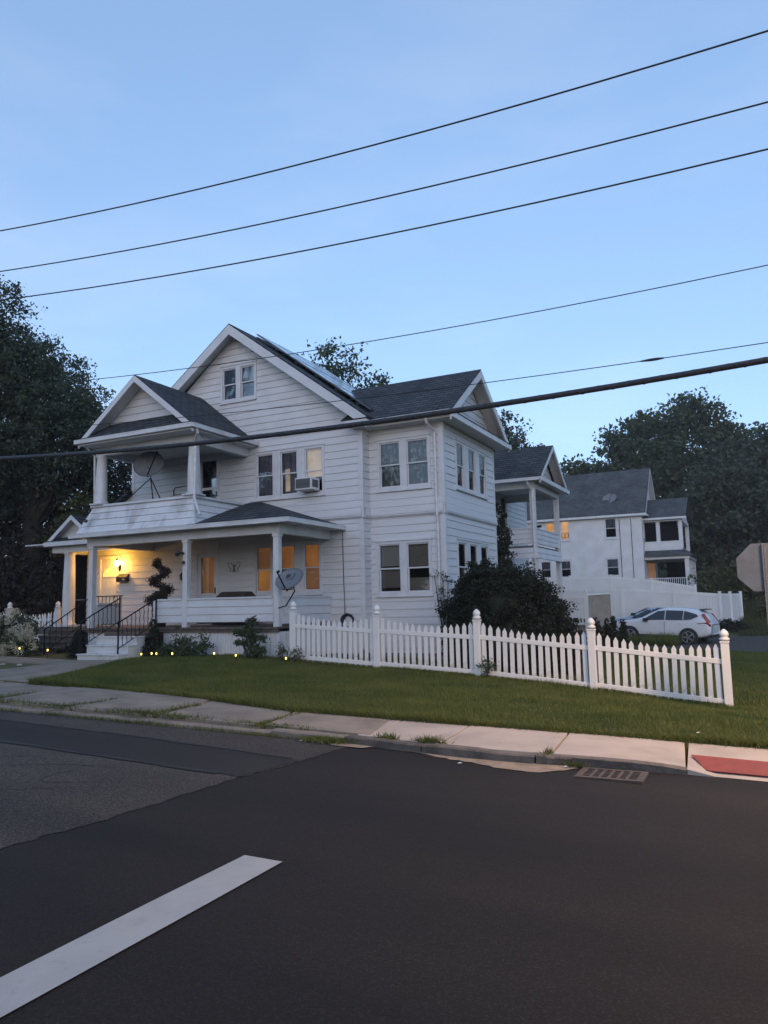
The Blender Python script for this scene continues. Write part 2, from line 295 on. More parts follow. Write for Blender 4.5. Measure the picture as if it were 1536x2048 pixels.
# ------------------------------------------------------------------ terrain
def zroad(x): return -.0215*(x+.7)
CP = []
for x in (-40, -25, -16, -12, -8, -4, -1, 2, 6, 14): CP.append((x, 8.8, zroad(max(x, -30))+.09))
CP += [(-9.94, 15.1, .31), (-7.73, 15.1, .18), (-5.39, 15.1, .056), (-3.05, 15.1, -.156), (-.69, 15.1, -.36), (2, 15.1, -.45), (6, 15, -.5),
       (-11.5, 15.4, .40), (-14, 15.4, .36), (-16, 14, .33), (-20, 16, .42), (-30, 18, .6), (-13, 11.5, .36), (-6.3, 11.5, .17), (-2, 11.5, -.03), (2.5, 11.5, -.1), (-9.5, 11.5, .27), (-18, 11.5, .42),
       (-12, 25, .2), (-6, 20, -.05), (-3, 22, -.4), (3, 24, -.6), (-7, 30, -.35), (-4, 34, -.5), (-4, 40, -.5), (-8, 40, -.3), (4, 34, -.65), (10, 30, -.7),
       (-2, 44.5, 0), (4, 44, .2), (-9, 41, .25), (-4, 50, .8), (-10, 50, 1.1), (-8, 58, 1.6), (6, 55, 2.2), (8, 75, 5), (-8, 75, 3.5), (-25, 60, 1.5), (-30, 35, .8), (30, 60, 4), (30, 110, 10), (-10, 110, 9), (-60, 110, 8), (-60, 40, 1.5), (60, 60, 4), (60, 15, -.8)]
CPa = np.array(CP)
def _rbf():
    d = np.hypot(CPa[:, None, 0]-CPa[None, :, 0], CPa[:, None, 1]-CPa[None, :, 1]); n = len(CPa)
    P = np.column_stack([np.ones(n), CPa[:, 0], CPa[:, 1]])
    A = np.block([[-np.sqrt(d*d+1.0)+np.eye(n)*-.02, P], [P.T, np.zeros((3, 3))]])
    return np.linalg.solve(A, np.concatenate([CPa[:, 2], np.zeros(3)]))
_W = _rbf()
def cut(x): return np.interp(x, [-14, -12, -9.7, -7.4, -5.75, -4.1, 60], [9.40, 9.40, 9.40, 9.06, 8.66, 8.65, 8.65])
def H(x, y, edge=True):
    x = np.asarray(x, float); y = np.asarray(y, float); xc = np.clip(x, -70, 70); yc = np.clip(y, 8.8, 120)
    d = np.hypot(xc[..., None]-CPa[:, 0], yc[..., None]-CPa[:, 1]); n = len(CPa)
    z = -np.sqrt(d*d+1.0) @ _W[:n] + _W[n] + _W[n+1]*xc + _W[n+2]*yc
    low = zroad(np.clip(x, -40, 40)) - .06
    return np.where(y < cut(x), low, z) if edge else z
def h(x, y): return float(H(x, y, False))

def sheet(name, xs, ys, fn, m, parent=None):
    X, Y = np.meshgrid(xs, ys, indexing='ij'); Z = fn(X, Y); V = np.column_stack([X.ravel(), Y.ravel(), Z.ravel()]); a, b = X.shape
    i, j = np.meshgrid(np.arange(a-1), np.arange(b-1), indexing='ij'); k = (i*b+j).ravel()
    return npmesh(name, V, np.column_stack([k, k+b, k+b+1, k+1]), m, parent)
gx = np.concatenate([[-500, -250, -120], np.linspace(-70, -24, 24), np.linspace(-23.5, 8, 90), np.linspace(9, 70, 30), [120, 250, 500]])
gy = np.concatenate([[-500, -200, -60, -20, 0, 6, 8.64], np.arange(8.66, 9.7, .045), np.linspace(9.75, 20, 56), np.linspace(20.5, 60, 60), np.linspace(62, 120, 20), [200, 350, 600]])
g = struct(sheet('ground', gx, gy, H, 'lawn'))
road = struct(sheet('road', np.linspace(-40, 40, 81), np.array([-4.5, -2, 0, 2, 4, 6, 7.6]), lambda x, y: zroad(x), 'asphalt_new'))
def poly_sheet(name, pts, off, m, parent=None, rag=0):
    if rag:
        q = []
        for a, b in zip(pts, pts[1:]+pts[:1]):
            k = max(1, int(math.hypot(b[0]-a[0], b[1]-a[1])/.07)) if min(a[0], b[0]) > -16 else 1
            for i in range(k): q.append((a[0]+(b[0]-a[0])*i/k+random.gauss(0, rag), a[1]+(b[1]-a[1])*i/k+random.gauss(0, rag)))
        pts = q
    mb = MB(); mb.face([(x, y, zroad(x)+off) for x, y in pts]); return mb.build(name, m, parent)
# old rough asphalt to the left of the new paving, the trench patch across it, and dark sealed joints
old = [(-40, -4.4), (-4.9, -4.4), (-4.75, 0), (-4.62, 2.0), (-4.53, 3.45), (-4.46, 3.8), (-4.39, 4.33), (-4.37, 5.0), (-4.31, 5.67), (-4.24, 6.2), (-4.21, 6.5), (-4.15, 7.14), (-4.11, 7.42), (-40, 7.62)]
poly_sheet('old_asphalt', old, .004, 'asphalt_old', road, .014)
tr = [(-40, 5.98), (-12, 5.92), (-7.81, 5.88), (-5.85, 5.76), (-4.33, 5.69), (-4.21, 6.5), (-4.48, 6.55), (-6.56, 6.75), (-9.16, 6.88), (-12, 6.93), (-40, 6.98)]
poly_sheet('trench_patch', tr, .008, 'asphalt_patch', road, .008)
def ribbon(name, pts, wd, off, m, parent=None, jit=.012):
    mb = MB(); L = []; Rr = []
    for i in range(len(pts)-1):
        a, b = Vector((*pts[i], 0)), Vector((*pts[i+1], 0)); n = max(2, int((b-a).length/.25))
        for k in range(n):
            p = a.lerp(b, k/n); d = (b-a).normalized(); q = Vector((-d.y, d.x, 0)); ww = wd*(.6+.8*random.random()); p = p+q*random.uniform(-jit, jit)
            L.append(p+q*ww/2); Rr.append(p-q*ww/2)
    k = len(L); mb.v = [(p.x, p.y, zroad(p.x)+off) for p in L+Rr]; mb.f = [(i, k+i, k+i+1, i+1) for i in range(k-1)]
    return mb.build(name, m, parent)
ribbon('sealed_joint', [(-20, 6.95), (-12, 6.93), (-9.16, 6.88), (-6.56, 6.75), (-4.48, 6.55), (-4.2, 6.5)], .05, .012, 'crack_seal', road)
ribbon('sealed_joint', [(-20, 5.95), (-12, 5.92), (-7.81, 5.88), (-5.85, 5.76), (-4.33, 5.69)], .06, .012, 'crack_seal', road)
def crack(x, y, a, n):
    pts = [(x, y)]
    for k in range(n): a += random.gauss(0, .45); x += .13*math.cos(a); y += .13*math.sin(a); pts.append((x, y))
    ribbon('crack', pts, .011, .011, 'crack_seal', road, .008)
for c_ in ((-8.6, 5.2, -.2, 14), (-6.9, 5.0, .1, 12), (-5.9, 5.3, -1.2, 10), (-9.8, 4.7, .2, 10), (-6.3, 4.3, .3, 8), (-8.0, 4.2, -.5, 9)): crack(*c_)
poly_sheet('stop_line', [(-3.02, 4.02), (-2.95, 3.0), (-3.02, -3), (-2.74, -3), (-2.74, 4.03)][0:1] + [(-3.025, 3.2), (-3.018, 2.2), (-3.02, -3), (-2.735, -3), (-2.742, 2.1), (-2.738, 3.3), (-2.74, 4.025)], .009, 'paint_white', road)
# sand washed along the gutter
poly_sheet('gutter_sand', [(-3.8, 7.46), (-3.4, 7.36), (-3.1, 7.27), (-2.75, 7.17), (-2.4, 7.06), (-2.2, 7.02), (-2.05, 7.0), (-1.92, 7.06), (-1.85, 7.16), (-1.76, 7.22), (-1.7, 7.35), (-1.75, 7.44), (-2.4, 7.38), (-3.3, 7.42)], .006, 'sand', road, .012)
poly_sheet('gutter_sand', [(-4.6, 7.49), (-4.3, 7.28), (-3.95, 7.28), (-3.85, 7.40), (-4.1, 7.48)], .0125, 'sand', road)
# side street and driveway
struct(sheet('side_street', np.linspace(3.4, 10.5, 6), np.linspace(8.5, 75, 70), lambda x, y: H(x, y)+.03, 'asphalt_old'))
struct(sheet('driveway', np.linspace(-9, 3.5, 16), np.linspace(33.2, 40.8, 10), lambda x, y: H(x, y)+.03, 'driveway_gravel'))

# ------------------------------------------------------------------ pavement, kerb, ramp
side = struct(bpy.data.objects.new('sidewalk', None)); col.objects.link(side)
def slab(name, c, m, dz=.13, th=.14, tilt=0.0, parent=side):
    mb = MB(); top = [(x, y, zroad(x)+dz+tilt*(y-8)) for x, y in c]; mb.prism([(x, y, z-th) for x, y, z in top], (0, 0, th)); return mb.build(name, m, parent, bevel=.008)
olds = [-40, -30, -22, -17.5, -14.6, -12.3, -10.6, -8.85, -7.3, -5.6, -4.12]
yb = lambda x: float(np.interp(x, [-14, -12, -9.7, -7.4, -5.75, -4.1], [9.45, 9.45, 9.45, 9.12, 8.72, 8.68]))
for a, b in zip(olds[:-1], olds[1:]):
    g1, g2 = random.uniform(.012, .03), random.uniform(.012, .03); sk = .12
    slab('slab', [(a+sk+g1, 7.66), (b+sk-g2, 7.62), (b-sk-g2, yb(b)), (a-sk+g1, yb(a))], 'concrete_old', .088+random.uniform(-.012, .012), .16, random.uniform(-.008, .012))
news = [-4.02, -3.15, -1.98, -.76]
KY = lambda x: float(np.interp(x, [-4.35, -3.9, -3.3, -2.4, -1.7, -.7], [7.47, 7.42, 7.36, 7.33, 7.41, 7.53]))
NY = lambda x: KY(x)+.135
def slab_z(name, c, m):
    MB().prism([(x, y, zroad(x)+z-.13) for x, y, z in c], (0, 0, .13)).build(name, m, side, bevel=.008)
for a, b in zip(news[:-1], news[1:]):
    e = b > -1; slab_z('slab', [(a+.03, NY(a+.03), .088), ((a+b)/2, NY((a+b)/2), .085), (b+.004, NY(b), .045 if e else .088), (b-.10, 8.75, .09), (a-.075, 8.74, .093)], 'concrete_new')
slab_z('slab', [(-4.16, NY(-4.16), .086), (-4.0, NY(-4.0), .086), (-4.12, 8.72, .092), (-4.24, 8.69, .092)], 'concrete_new')
# ramp flares down to the road beyond the last joint
mb = MB(); xs = [0, -.5, 2.4, 2.7]
prof = [(7.56, .004), (7.85, .03), (8.4, .07), (8.72, .09)]
xa = lambda y: -.735-.08*(y-7.56)/1.2
for i in range(3):
    for j in range(3):
        q = []
        for (ii, (yy, dz)) in ((i, prof[j]), (i+1, prof[j]), (i+1, prof[j+1]), (i, prof[j+1])):
            xx = xa(yy) if ii == 0 else xs[ii]; k = max(dz, .045+.045*(yy-7.56)/1.2) if ii == 0 else dz
            q.append((xx, yy, zroad(xx)+k))
        mb.face(q)
mb.face([(xa(7.56), 7.56, zroad(-.7)+.045), (xa(7.56), 7.55, zroad(-.7)-.05), (-.5, 7.55, zroad(-.5)-.05), (-.5, 7.56, zroad(-.5)+.004)])
mb.build('ramp', 'concrete_new', side)
pad = MB(); padp = [(-.74, 8.06), (-.58, 7.66), (2.2, 7.66), (2.3, 8.06)]
rz_ = lambda x, y: zroad(x)+np.interp(y, [7.56, 7.85, 8.4], [.004, .03, .07])+max(0, min(1, (-.5-x)/.24))*.03
pad.prism([(x, y, rz_(x, y)+.004) for x, y in padp], (0, 0, .006))
padm = struct(pad.build('tactile_pad', 'red_pad'))
dm = MB()
for i in range(48):
    for j in range(7):
        x, y = -.70+i*.058, 7.69+j*.056
        if x > -.58-(y-7.66)*.4+.03: dm.lathe([(.013, 0), (.011, .004), (.005, .006)], 6, (x, y, rz_(x, y)+.009))
stuff(dm.build('pad_dome', 'red_pad', padm))
# kerbs
def kerb(name, x0, x1, y, hh, m, wd=.16):
    mb = MB(); n = 6; pr = []; yfn = y if callable(y) else (lambda q: y_)
    y_ = y
    for i in range(n+1):
        x = x0+(x1-x0)*i/n; y = yfn(x); jy = random.uniform(-.012, .012); t = zroad(x)+hh+random.uniform(-.008, .006)
        pr.append([(x, y+jy, zroad(x)-.1), (x, y+jy+.015, t-.015), (x, y+jy+.035, t), (x, y+wd, t), (x, y+wd, zroad(x)-.1)])
    for p in pr: mb.v += p
    for i in range(n):
        for j in range(5): a = i*5+j; b = i*5+(j+1) % 5; mb.f.append((a, a+5, b+5, b))
    mb.f += [(0, 1, 2, 3, 4), tuple(n*5+j for j in (4, 3, 2, 1, 0))]
    return mb.build(name, m, side)
kx = -40
while kx < -4.3:
    L = min(random.uniform(1.6, 2.2), -4.25-kx); kerb('kerb_stone', kx, kx+L-.02, 7.47, .062+random.uniform(-.02, .01), 'concrete_old'); kx += L
    if L < .3: break
for a, b in ((-4.25, -3.30), (-3.28, -2.1), (-2.08, -1.75)): kerb('kerb_stone', a, b, KY, .084, 'kerb_stone', .14)
mb = MB()    # kerb dips to the ramp past the drain
for i, (x, k) in enumerate(((-1.74, .084), (-1.2, .075), (-.95, .062), (-.74, .040))):
    mb.v += [(x, KY(x), zroad(x)-.1), (x, KY(x)+.012, zroad(x)+k), (x, KY(x)+.14, zroad(x)+k+.002), (x, KY(x)+.14, zroad(x)-.1)]
for i in range(3):
    for j in range(4): a = i*4+j; b = i*4+(j+1) % 4; mb.f.append((a, a+4, b+4, b))
mb.f += [(0, 1, 2, 3), (15, 14, 13, 12)]; mb.build('kerb_stone', 'kerb_stone', side)
# drain grate
gr = thing('drain_grate', 'rusty iron storm drain grate in the road against the kerb', 'drain', (-1.36, 7.0, zroad(-1.36)))
x0, x1, y0, y1 = -1.58, -1.11, 7.06, 7.36; zg = zroad(-1.36)
MB().box(x0-.03, x1+.03, y0-.03, y1+.03, zg-.03, zg+.006).build('hole_shade', 'hole_shade', gr)  # shallow solid slab; its black stands in for the shaded drain hollow
f = MB(); f.box(x0-.06, x1+.06, y0-.06, y0, zg-.02, zg+.018); f.box(x0-.06, x1+.06, y1, y1+.05, zg-.02, zg+.018); f.box(x0-.06, x0, y0, y1, zg-.02, zg+.018); f.box(x1, x1+.06, y0, y1, zg-.02, zg+.018)
f.build('frame', 'rust_iron', gr, bevel=.006)
for i in range(1, 6): xx = x0+(x1-x0)*i/6; MB().box(xx-.013, xx+.013, y0, y1, zg+.007, zg+.017).build('grate_bar', 'rust_iron', gr)
for j in range(1, 6): yy = y0+(y1-y0)*j/6; MB().box(x0, x1, yy-.008, yy+.008, zg+.0065, zg+.0155).build('cross_bar', 'rust_iron', gr)
# front walk: from pavement to the white steps
wk = struct(bpy.data.objects.new('front_walk', None)); col.objects.link(wk)
def walk_slab(c, m='concrete_old'):
    MB().prism([(x, y, h(x, y)-.06) for x, y in c], (0, 0, .085)).build('slab', m, wk, bevel=.008)
WR = [(-11.8, 9.48), (-12.1, 9.95), (-12.6, 11.0), (-13.25, 12.3), (-14.25, 13.86)]; WL = [(-14.1, 9.48), (-14.25, 10.2), (-14.6, 11.4), (-15.1, 12.6), (-15.72, 13.86)]
for i in range(4):
    a, b = WR[i], WR[i+1]; c, d = WL[i+1], WL[i]
    walk_slab([(a[0], a[1]+.015), (b[0], b[1]-.015), (c[0], c[1]-.015), (d[0], d[1]+.015)])
walk_slab([(-19.9, 12.5), (-15.2, 12.62), (-15.75, 13.85), (-19.9, 13.9)])

# ------------------------------------------------------------------ the corner house
EXP = .2032
YM, YB, XR, XI = 17.86, 18.26, -7.30, -9.50
XL, XLL = -17.83, -20.75
house = thing('corner_house', 'white two-storey clapboard house with front porch, balcony and side bay', 'house', (-13.6, 17.86, .3))
# unit clapboard: 1 long, 1 high, outward is -y, lower edge proud of the upper
ub = MB(); ub.v = [(0, -.028, .045), (1, -.028, .045), (1, -.012, 1), (0, -.012, 1), (0, 0, .045), (1, 0, .045), (1, 0, 1), (0, 0, 1)]
ub.f = [(0, 1, 2, 3), (4, 7, 6, 5), (0, 4, 5, 1), (3, 2, 6, 7), (0, 3, 7, 4), (1, 5, 6, 2)]
BOARD = ub.data('siding_board', 'siding'); BOARD_ST = ub.data('siding_board', 'siding_stained')
def wall_back(name, P0, rz, L, z0, z1, holes, parent, th=.12, m='siding'):
    us = sorted({0, L, *[q for hh in holes for q in hh[:2]]}); vs = sorted({z0, z1, *[q for hh in holes for q in hh[2:]]}); us = [u for u in us if 0 <= u <= L]; vs = [v for v in vs if z0 <= v <= z1]
    mb = MB(); mi = MB(); mt = RZ(rz, (P0[0], P0[1], 0))
    for a, b in zip(us[:-1], us[1:]):
        for c, d in zip(vs[:-1], vs[1:]):
            if any(hh[0] <= (a+b)/2 <= hh[1] and hh[2] <= (c+d)/2 <= hh[3] for hh in holes): continue
            mb.box(a, b, 0, th*.5, c, d, mt); mi.box(a, b, th*.5+.001, th, c, d, mt)
    wl_ = mb.build(name, m, parent); mi.build('dark_lining', 'dark_room', wl_); return wl_  # inner face coloured near black so the rooms look unlit
def clad(P0, rz, L, z0, z1, holes, wall, gable=None, flare=False, mesh=None, exp=EXP, trim_top=True):
    """individual clapboards; P0 is the left end seen from outside, holes in (u0,u1,z0,z1)"""
    z = z0; d = Vector((math.cos(rz), math.sin(rz), 0)); nrm = Vector((math.sin(rz), -math.cos(rz), 0)); row = 0
    while z < z1-.03:
        hgt = min(exp, z1-z); zc = z+hgt/2; ua, ubb = 0, L
        segs = [(ua, ubb)]
        for hh in holes:
            ov = min(z+hgt, hh[3])-max(z, hh[2])
            if ov > .45*hgt:
                ns_ = []
                for a, b in segs:
                    if hh[1] <= a or hh[0] >= b: ns_.append((a, b)); continue
                    if hh[0] > a: ns_.append((a, hh[0]))
                    if hh[1] < b: ns_.append((hh[1], b))
                segs = ns_
        for a, b in segs:
            if b-a < .03: continue
            cuts = [a, b]
            if b-a > 4.2: cuts = [a, a+(b-a)*random.uniform(.3, .7), b]
            for c0, c1 in zip(cuts[:-1], cuts[1:]):
                off = (.055 if row == 0 else .025 if row == 1 else 0) if flare else 0
                p = Vector((P0[0], P0[1], 0))+d*c0+nrm*(off+random.uniform(0, .002))
                obj('siding_board', mesh or BOARD, wall, (p.x, p.y, z), rz, (c1-c0-.002, 1, hgt))
        z += exp; row += 1
def trap_board(wall, bl, br, tl, trr, nrm, m='siding'):
    """one clapboard with slanted ends, thickness along nrm"""
    n = Vector(nrm); bl, br, tl, trr = map(Vector, (bl, br, tl, trr)); mb = MB()
    bl, br = bl.lerp(tl, .045), br.lerp(trr, .045); mb.v = [tuple(p) for p in (bl+n*.028, br+n*.028, trr+n*.012, tl+n*.012, bl, br, trr, tl)]
    mb.f = [(0, 1, 2, 3), (4, 7, 6, 5), (0, 4, 5, 1), (3, 2, 6, 7), (0, 3, 7, 4), (1, 5, 6, 2)]
    return mb.build('siding_board', m, wall)
def gable_wall(name, A, B, apex_z, base_z, nrm, parent, holes=(), th=.08, exp=EXP, m='siding'):
    """triangular wall between A and B (xy) with apex over the middle; clad row by row"""
    A, B = Vector((*A, 0)), Vector((*B, 0)); C = (A+B)/2; n = Vector(nrm); L = (B-A).length
    mb = MB(); zs = base_z
    if not holes:
        mb.prism([(A.x, A.y, base_z), (B.x, B.y, base_z), (C.x, C.y, apex_z)], -n*th); wl = mb.build(name, m, parent)
    else:
        hh = holes[0]; dd = (B-A).normalized()
        def P(u, z): q = A+dd*u; return (q.x, q.y, z)
        ed = lambda z: L/2*(z-base_z)/(apex_z-base_z)
        mb.prism([P(0, base_z), P(L, base_z), P(L-ed(hh[2]), hh[2]), P(ed(hh[2]), hh[2])], -n*th)
        mb.prism([P(ed(hh[2]), hh[2]), P(hh[0], hh[2]), P(hh[0], hh[3]), P(ed(hh[3]), hh[3])], -n*th)
        mb.prism([P(hh[1], hh[2]), P(L-ed(hh[2]), hh[2]), P(L-ed(hh[3]), hh[3]), P(hh[1], hh[3])], -n*th)
        mb.prism([P(ed(hh[3]), hh[3]), P(L-ed(hh[3]), hh[3]), P(L/2, apex_z)], -n*th); wl = mb.build(name, m, parent)
    z = base_z; d = (B-A).normalized()
    while z < apex_z-.05:
        z2 = min(z+exp, apex_z); e1, e2 = L/2*(z-base_z)/(apex_z-base_z), L/2*(z2-base_z)/(apex_z-base_z)
        spans = [(e1, L-e1, e2, L-e2)]
        for hh in holes:
            if min(z2, hh[3])-max(z, hh[2]) > .45*exp: spans = [(e1, hh[0], e2, hh[0]), (hh[1], L-e1, hh[1], L-e2)]
        for a, b, c, e in spans:
            pa, pb, pc, pe = A+d*a, A+d*b, A+d*c, A+d*e
            if nrm[0] > .5 or nrm[1] < -.5: pass
            trap_board(wl, (pa.x, pa.y, z), (pb.x, pb.y, z), (pc.x, pc.y, z2*1.0), (pe.x, pe.y, z2), n, m)
        z += exp
    return wl

def window_unit(P, rz, W, Hh, n, parent, shades, mul=.17, cas=.075, name='window', sill=True, split=.5, mt='trim'):
    """double-hung windows side by side in one casing. P: lower-left outer corner seen from outside (world); shades: per opening (upper, lower) backing"""
    ow = (W-2*cas-(n-1)*mul)/n
    mb = MB()
    mb.box(0, W, -.045, .06, Hh-cas, Hh); mb.box(0, W, -.045, .06, 0, cas)
    if sill: mb.box(-.02, W+.02, -.075, .02, -.035, .0)
    mb.box(-.015, W+.015, -.07, -.0, Hh, Hh+.035)
    xs = [cas+i*(ow+mul) for i in range(n)]
    mb.box(0, cas, -.045, .06, cas, Hh-cas); mb.box(W-cas, W, -.045, .06, cas, Hh-cas)
    for i in range(n-1): mb.box(xs[i]+ow, xs[i+1], -.045, .06, cas, Hh-cas)
    me = mb.data(name, mt); win = obj(name, me, parent, P, rz)
    for i in range(n):
        x0, x1, zb, zt = xs[i], xs[i]+ow, cas, Hh-cas; zm = zb+(zt-zb)*split; s = .035
        for k, (a, b, y) in enumerate(((zm-.02, zt, -.012), (zb, zm+.02, .018))):
            sb = MB(); sb.box(x0, x0+s, y, y+.03, a, b); sb.box(x1-s, x1, y, y+.03, a, b); sb.box(x0+s, x1-s, y, y+.03, a, a+s*(1.0 if k == 0 else 1.5)); sb.box(x0+s, x1-s, y, y+.03, b-s, b)
            o = obj('sash', sb.data('sash', mt), win); o.location = (0, 0, 0)
            pb = MB().box(x0+s-.004, x1-s+.004, y+.012, y+.018, a+s*.9, b-s*.9); o = obj('pane', pb.data('pane', 'glass'), win); o.location = (0, 0, 0)
        for (a, b, mm) in shades[i]:
            za, zb2 = zb+(zt-zb)*a, zb+(zt-zb)*b
            if mm == 'lit_curtain' or mm == 'curtain_blue':
                cb = MB(); m_ = 22; top = []
                for q in range(m_+1): xx = x0+(x1-x0)*q/m_; top.append((xx, .10+.018*math.sin(q*1.9)+.008*math.sin(q*.7)))
                for q in range(m_): cb.face([(top[q][0], top[q][1], za), (top[q+1][0], top[q+1][1], za), (top[q+1][0], top[q+1][1], zb2), (top[q][0], top[q][1], zb2)])
                o = obj('curtain', cb.data('curtain', mm), win)
            elif mm == 'blind':
                cb = MB(); k = int((zb2-za)/.03)
                for q in range(k): zz = za+(zb2-za)*q/k; cb.face([(x0, .085, zz), (x1, .085, zz), (x1, .075, zz+.029), (x0, .075, zz+.029)])
                o = obj('blind', cb.data('blind', 'blind'), win)
            else:
                o = obj('shade', MB().box(x0+.005, x1-.005, .085, .092, za, zb2).data('shade', mm), win)
            o.location = (0, 0, 0)
    return win
FULL = lambda m: [(0, 1, m)]

# wall openings: (u0,u1,z0,z1) with u from the left end of each wall
front_lo = [(-13.08, -10.79, 1.91, 3.37), (-15.26, -14.34, 1.12, 3.36), (-19.19, -18.40, 1.12, 3.30), (-20.62, -19.76, 1.15, 3.42)]
front_up = [(-13.04, -10.67, 4.65, 6.06), (-15.10, -14.34, 3.95, 6.10)]
inset = lambda hs, o, k=.05: [(a-o+k, b-o-k, c+k, d-k) for a, b, c, d in hs]
hol = lambda hs, o: [(a-o, b-o, c, d) for a, b, c, d in hs]
Z0, ZB, ZE = .92, 3.93, 6.52
wf = wall_back('front_wall', (XLL, YM), 0, XI-XLL, .3, ZB, inset(front_lo, XLL), house)
clad((XLL, YM), 0, XI-XLL, Z0, ZB-.02, hol(front_lo, XLL), wf)
wu = wall_back('front_wall', (XL, YM), 0, XI-XL, ZB, ZE, inset(front_up, XL), house)
clad((XL, YM), 0, XI-XL, ZB+.05, ZE, hol(front_up, XL), wu, flare=True)
# return and bay
wr = wall_back('return_wall', (XI, YM+.0), R(90), YB-YM, .3, ZE, [], house, .1)
clad((XI, YM+.03), R(90), YB-YM-.03, Z0, ZB-.02, [], wr); clad((XI, YM+.03), R(90), YB-YM-.03, ZB+.05, ZE, [], wr, flare=True)
bay_f = [(-9.23, -7.64, 4.64, 6.05), (-9.31, -7.68, 1.80, 3.26)]; LB = XR-XI
wb = wall_back('bay_wall', (XI-.1, YB), 0, LB+.1, .3, ZE, inset(bay_f, XI-.1), house)
clad((XI, YB), 0, LB, .42, ZB-.02, hol(bay_f, XI), wb); clad((XI, YB), 0, LB, ZB+.05, ZE, hol(bay_f, XI), wb, flare=True)
YR = 22.43; bay_s = [(19.11, 21.69, 4.68, 6.03), (19.02, 21.64, 1.82, 3.28)]
ws = wall_back('bay_wall', (XR, YB), R(90), YR-YB, -.2, ZE, inset(bay_s, YB), house)
clad((XR, YB), R(90), YR-YB, .3, ZB-.02, hol(bay_s, YB), ws); clad((XR, YB), R(90), YR-YB, ZB+.05, ZE, hol(bay_s, YB), ws, flare=True)
wall_back('rear_return_wall', (XR, YR), R(180), LB, -.2, ZE, [], house)
side_h = [(29.9, 30.8, 4.5, 6.0), (29.6, 30.6, 1.9, 3.3)]
wsd = wall_back('side_wall', (XI, YR), R(90), 33.8-YR, -.3, ZE, inset(side_h, YR), house)
clad((XI, YR), R(90), 33.8-YR, .5, ZB, hol(side_h, YR), wsd); clad((XI, YR), R(90), 33.8-YR, ZB+.05, ZE, hol(side_h, YR), wsd)
wall_back('rear_wall', (XI, 33.8), R(180), XI-XL, -.3, ZE, [], house); wall_back('left_wall', (XL, 33.8), R(-90), 33.8-YM, ZB-.2, ZE, [], house)
wall_back('left_wall', (XLL, 26), R(-90), 26-YM, .2, ZB, [], house)
MB().box(XL+.1, XI-.1, YM+.12, 33.7, ZB-.05, ZB+.05).build('floor_slab', 'dark_room', house); MB().box(XL, XI, YM+.1, 33.8, ZE-.05, ZE).build('attic_floor', 'dark_room', house)
MB().box(XL+.12, XI-.12, 21.0, 21.1, .4, ZE).build('inner_wall', 'dark_room', house)
for z in (.3, ZB, ZE-.06): MB().box(XI-.12, XR-.13, YB+.13, YR-.13, z, z+.05).build('floor_slab', 'dark_room', house)
MB().box(XLL+.13, XI-.12, YM+.13, 21.0, .9, .95).build('floor_slab', 'dark_room', house); MB().box(XLL+.12, XL, YM+.13, 26, ZB-.3, ZB-.25).build('floor_slab', 'dark_room', house)
# trim: corner boards, belt course, foundation
for (x0, x1, y0, y1, z0, z1) in ((XI-.10, XI+.04, YM-.042, YM-.002, .42, ZB-.03), (XI-.10, XI+.04, YM-.042, YM-.002, ZB+.05, ZE), (XI+.002, XI+.04, YM-.002, YM+.035, .42, ZE),
        (XR-.10, XR+.04, YB-.042, YB-.002, .42, ZB-.03), (XR-.10, XR+.04, YB-.042, YB-.002, ZB+.05, ZE), (XR+.002, XR+.042, YB-.002, YB+.08, .3, ZB-.03), (XR+.002, XR+.042, YB-.002, YB+.08, ZB+.05, ZE),
        (XR+.002, XR+.04, YR-.06, YR+.02, -.1, ZB-.03), (XR+.002, XR+.04, YR-.06, YR+.02, ZB+.05, ZE), (XL-.02, XL+.09, YM-.042, YM-.002, ZB+.05, ZE), (XI+.002, XI+.04, 33.7, 33.83, -.2, ZE)):
    MB().box(x0, x1, y0, y1, z0, z1).build('corner_board', 'trim', house)
bc = MB()
def belt(p, q, nrm):
    p, q, n = Vector(p), Vector(q), Vector(nrm); bc.prism([p+Vector((0, 0, -.03)), p+n*.035+Vector((0, 0, -.03)), p+n*.085+Vector((0, 0, .02)), p+n*.085+Vector((0, 0, .05)), p+Vector((0, 0, .06))], q-p)
belt((XL, YM, ZB), (XI+.08, YM, ZB), (0, -1, 0)); belt((XI, YM-.08, ZB), (XI, YB, ZB), (1, 0, 0)); belt((XI+.08, YB, ZB+.001), (XR+.08, YB, ZB+.001), (0, -1, 0)); belt((XR, YB-.08, ZB), (XR, YR+.05, ZB), (1, 0, 0))
bc.build('belt_course', 'trim', house)
fb = MB(); fb.box(XLL+.03, XI-.03, YM+.03, YM+.2, -.3, Z0); fb.box(XI-.1, XR-.03, YB+.03, YB+.2, -.4, .42); fb.box(XR-.2, XR-.03, YB+.2, YR-.03, -.6, .3); fb.box(XI-.2, XI-.03, YR, 33.7, -.6, .5)
fb.build('foundation', 'foundation', house)

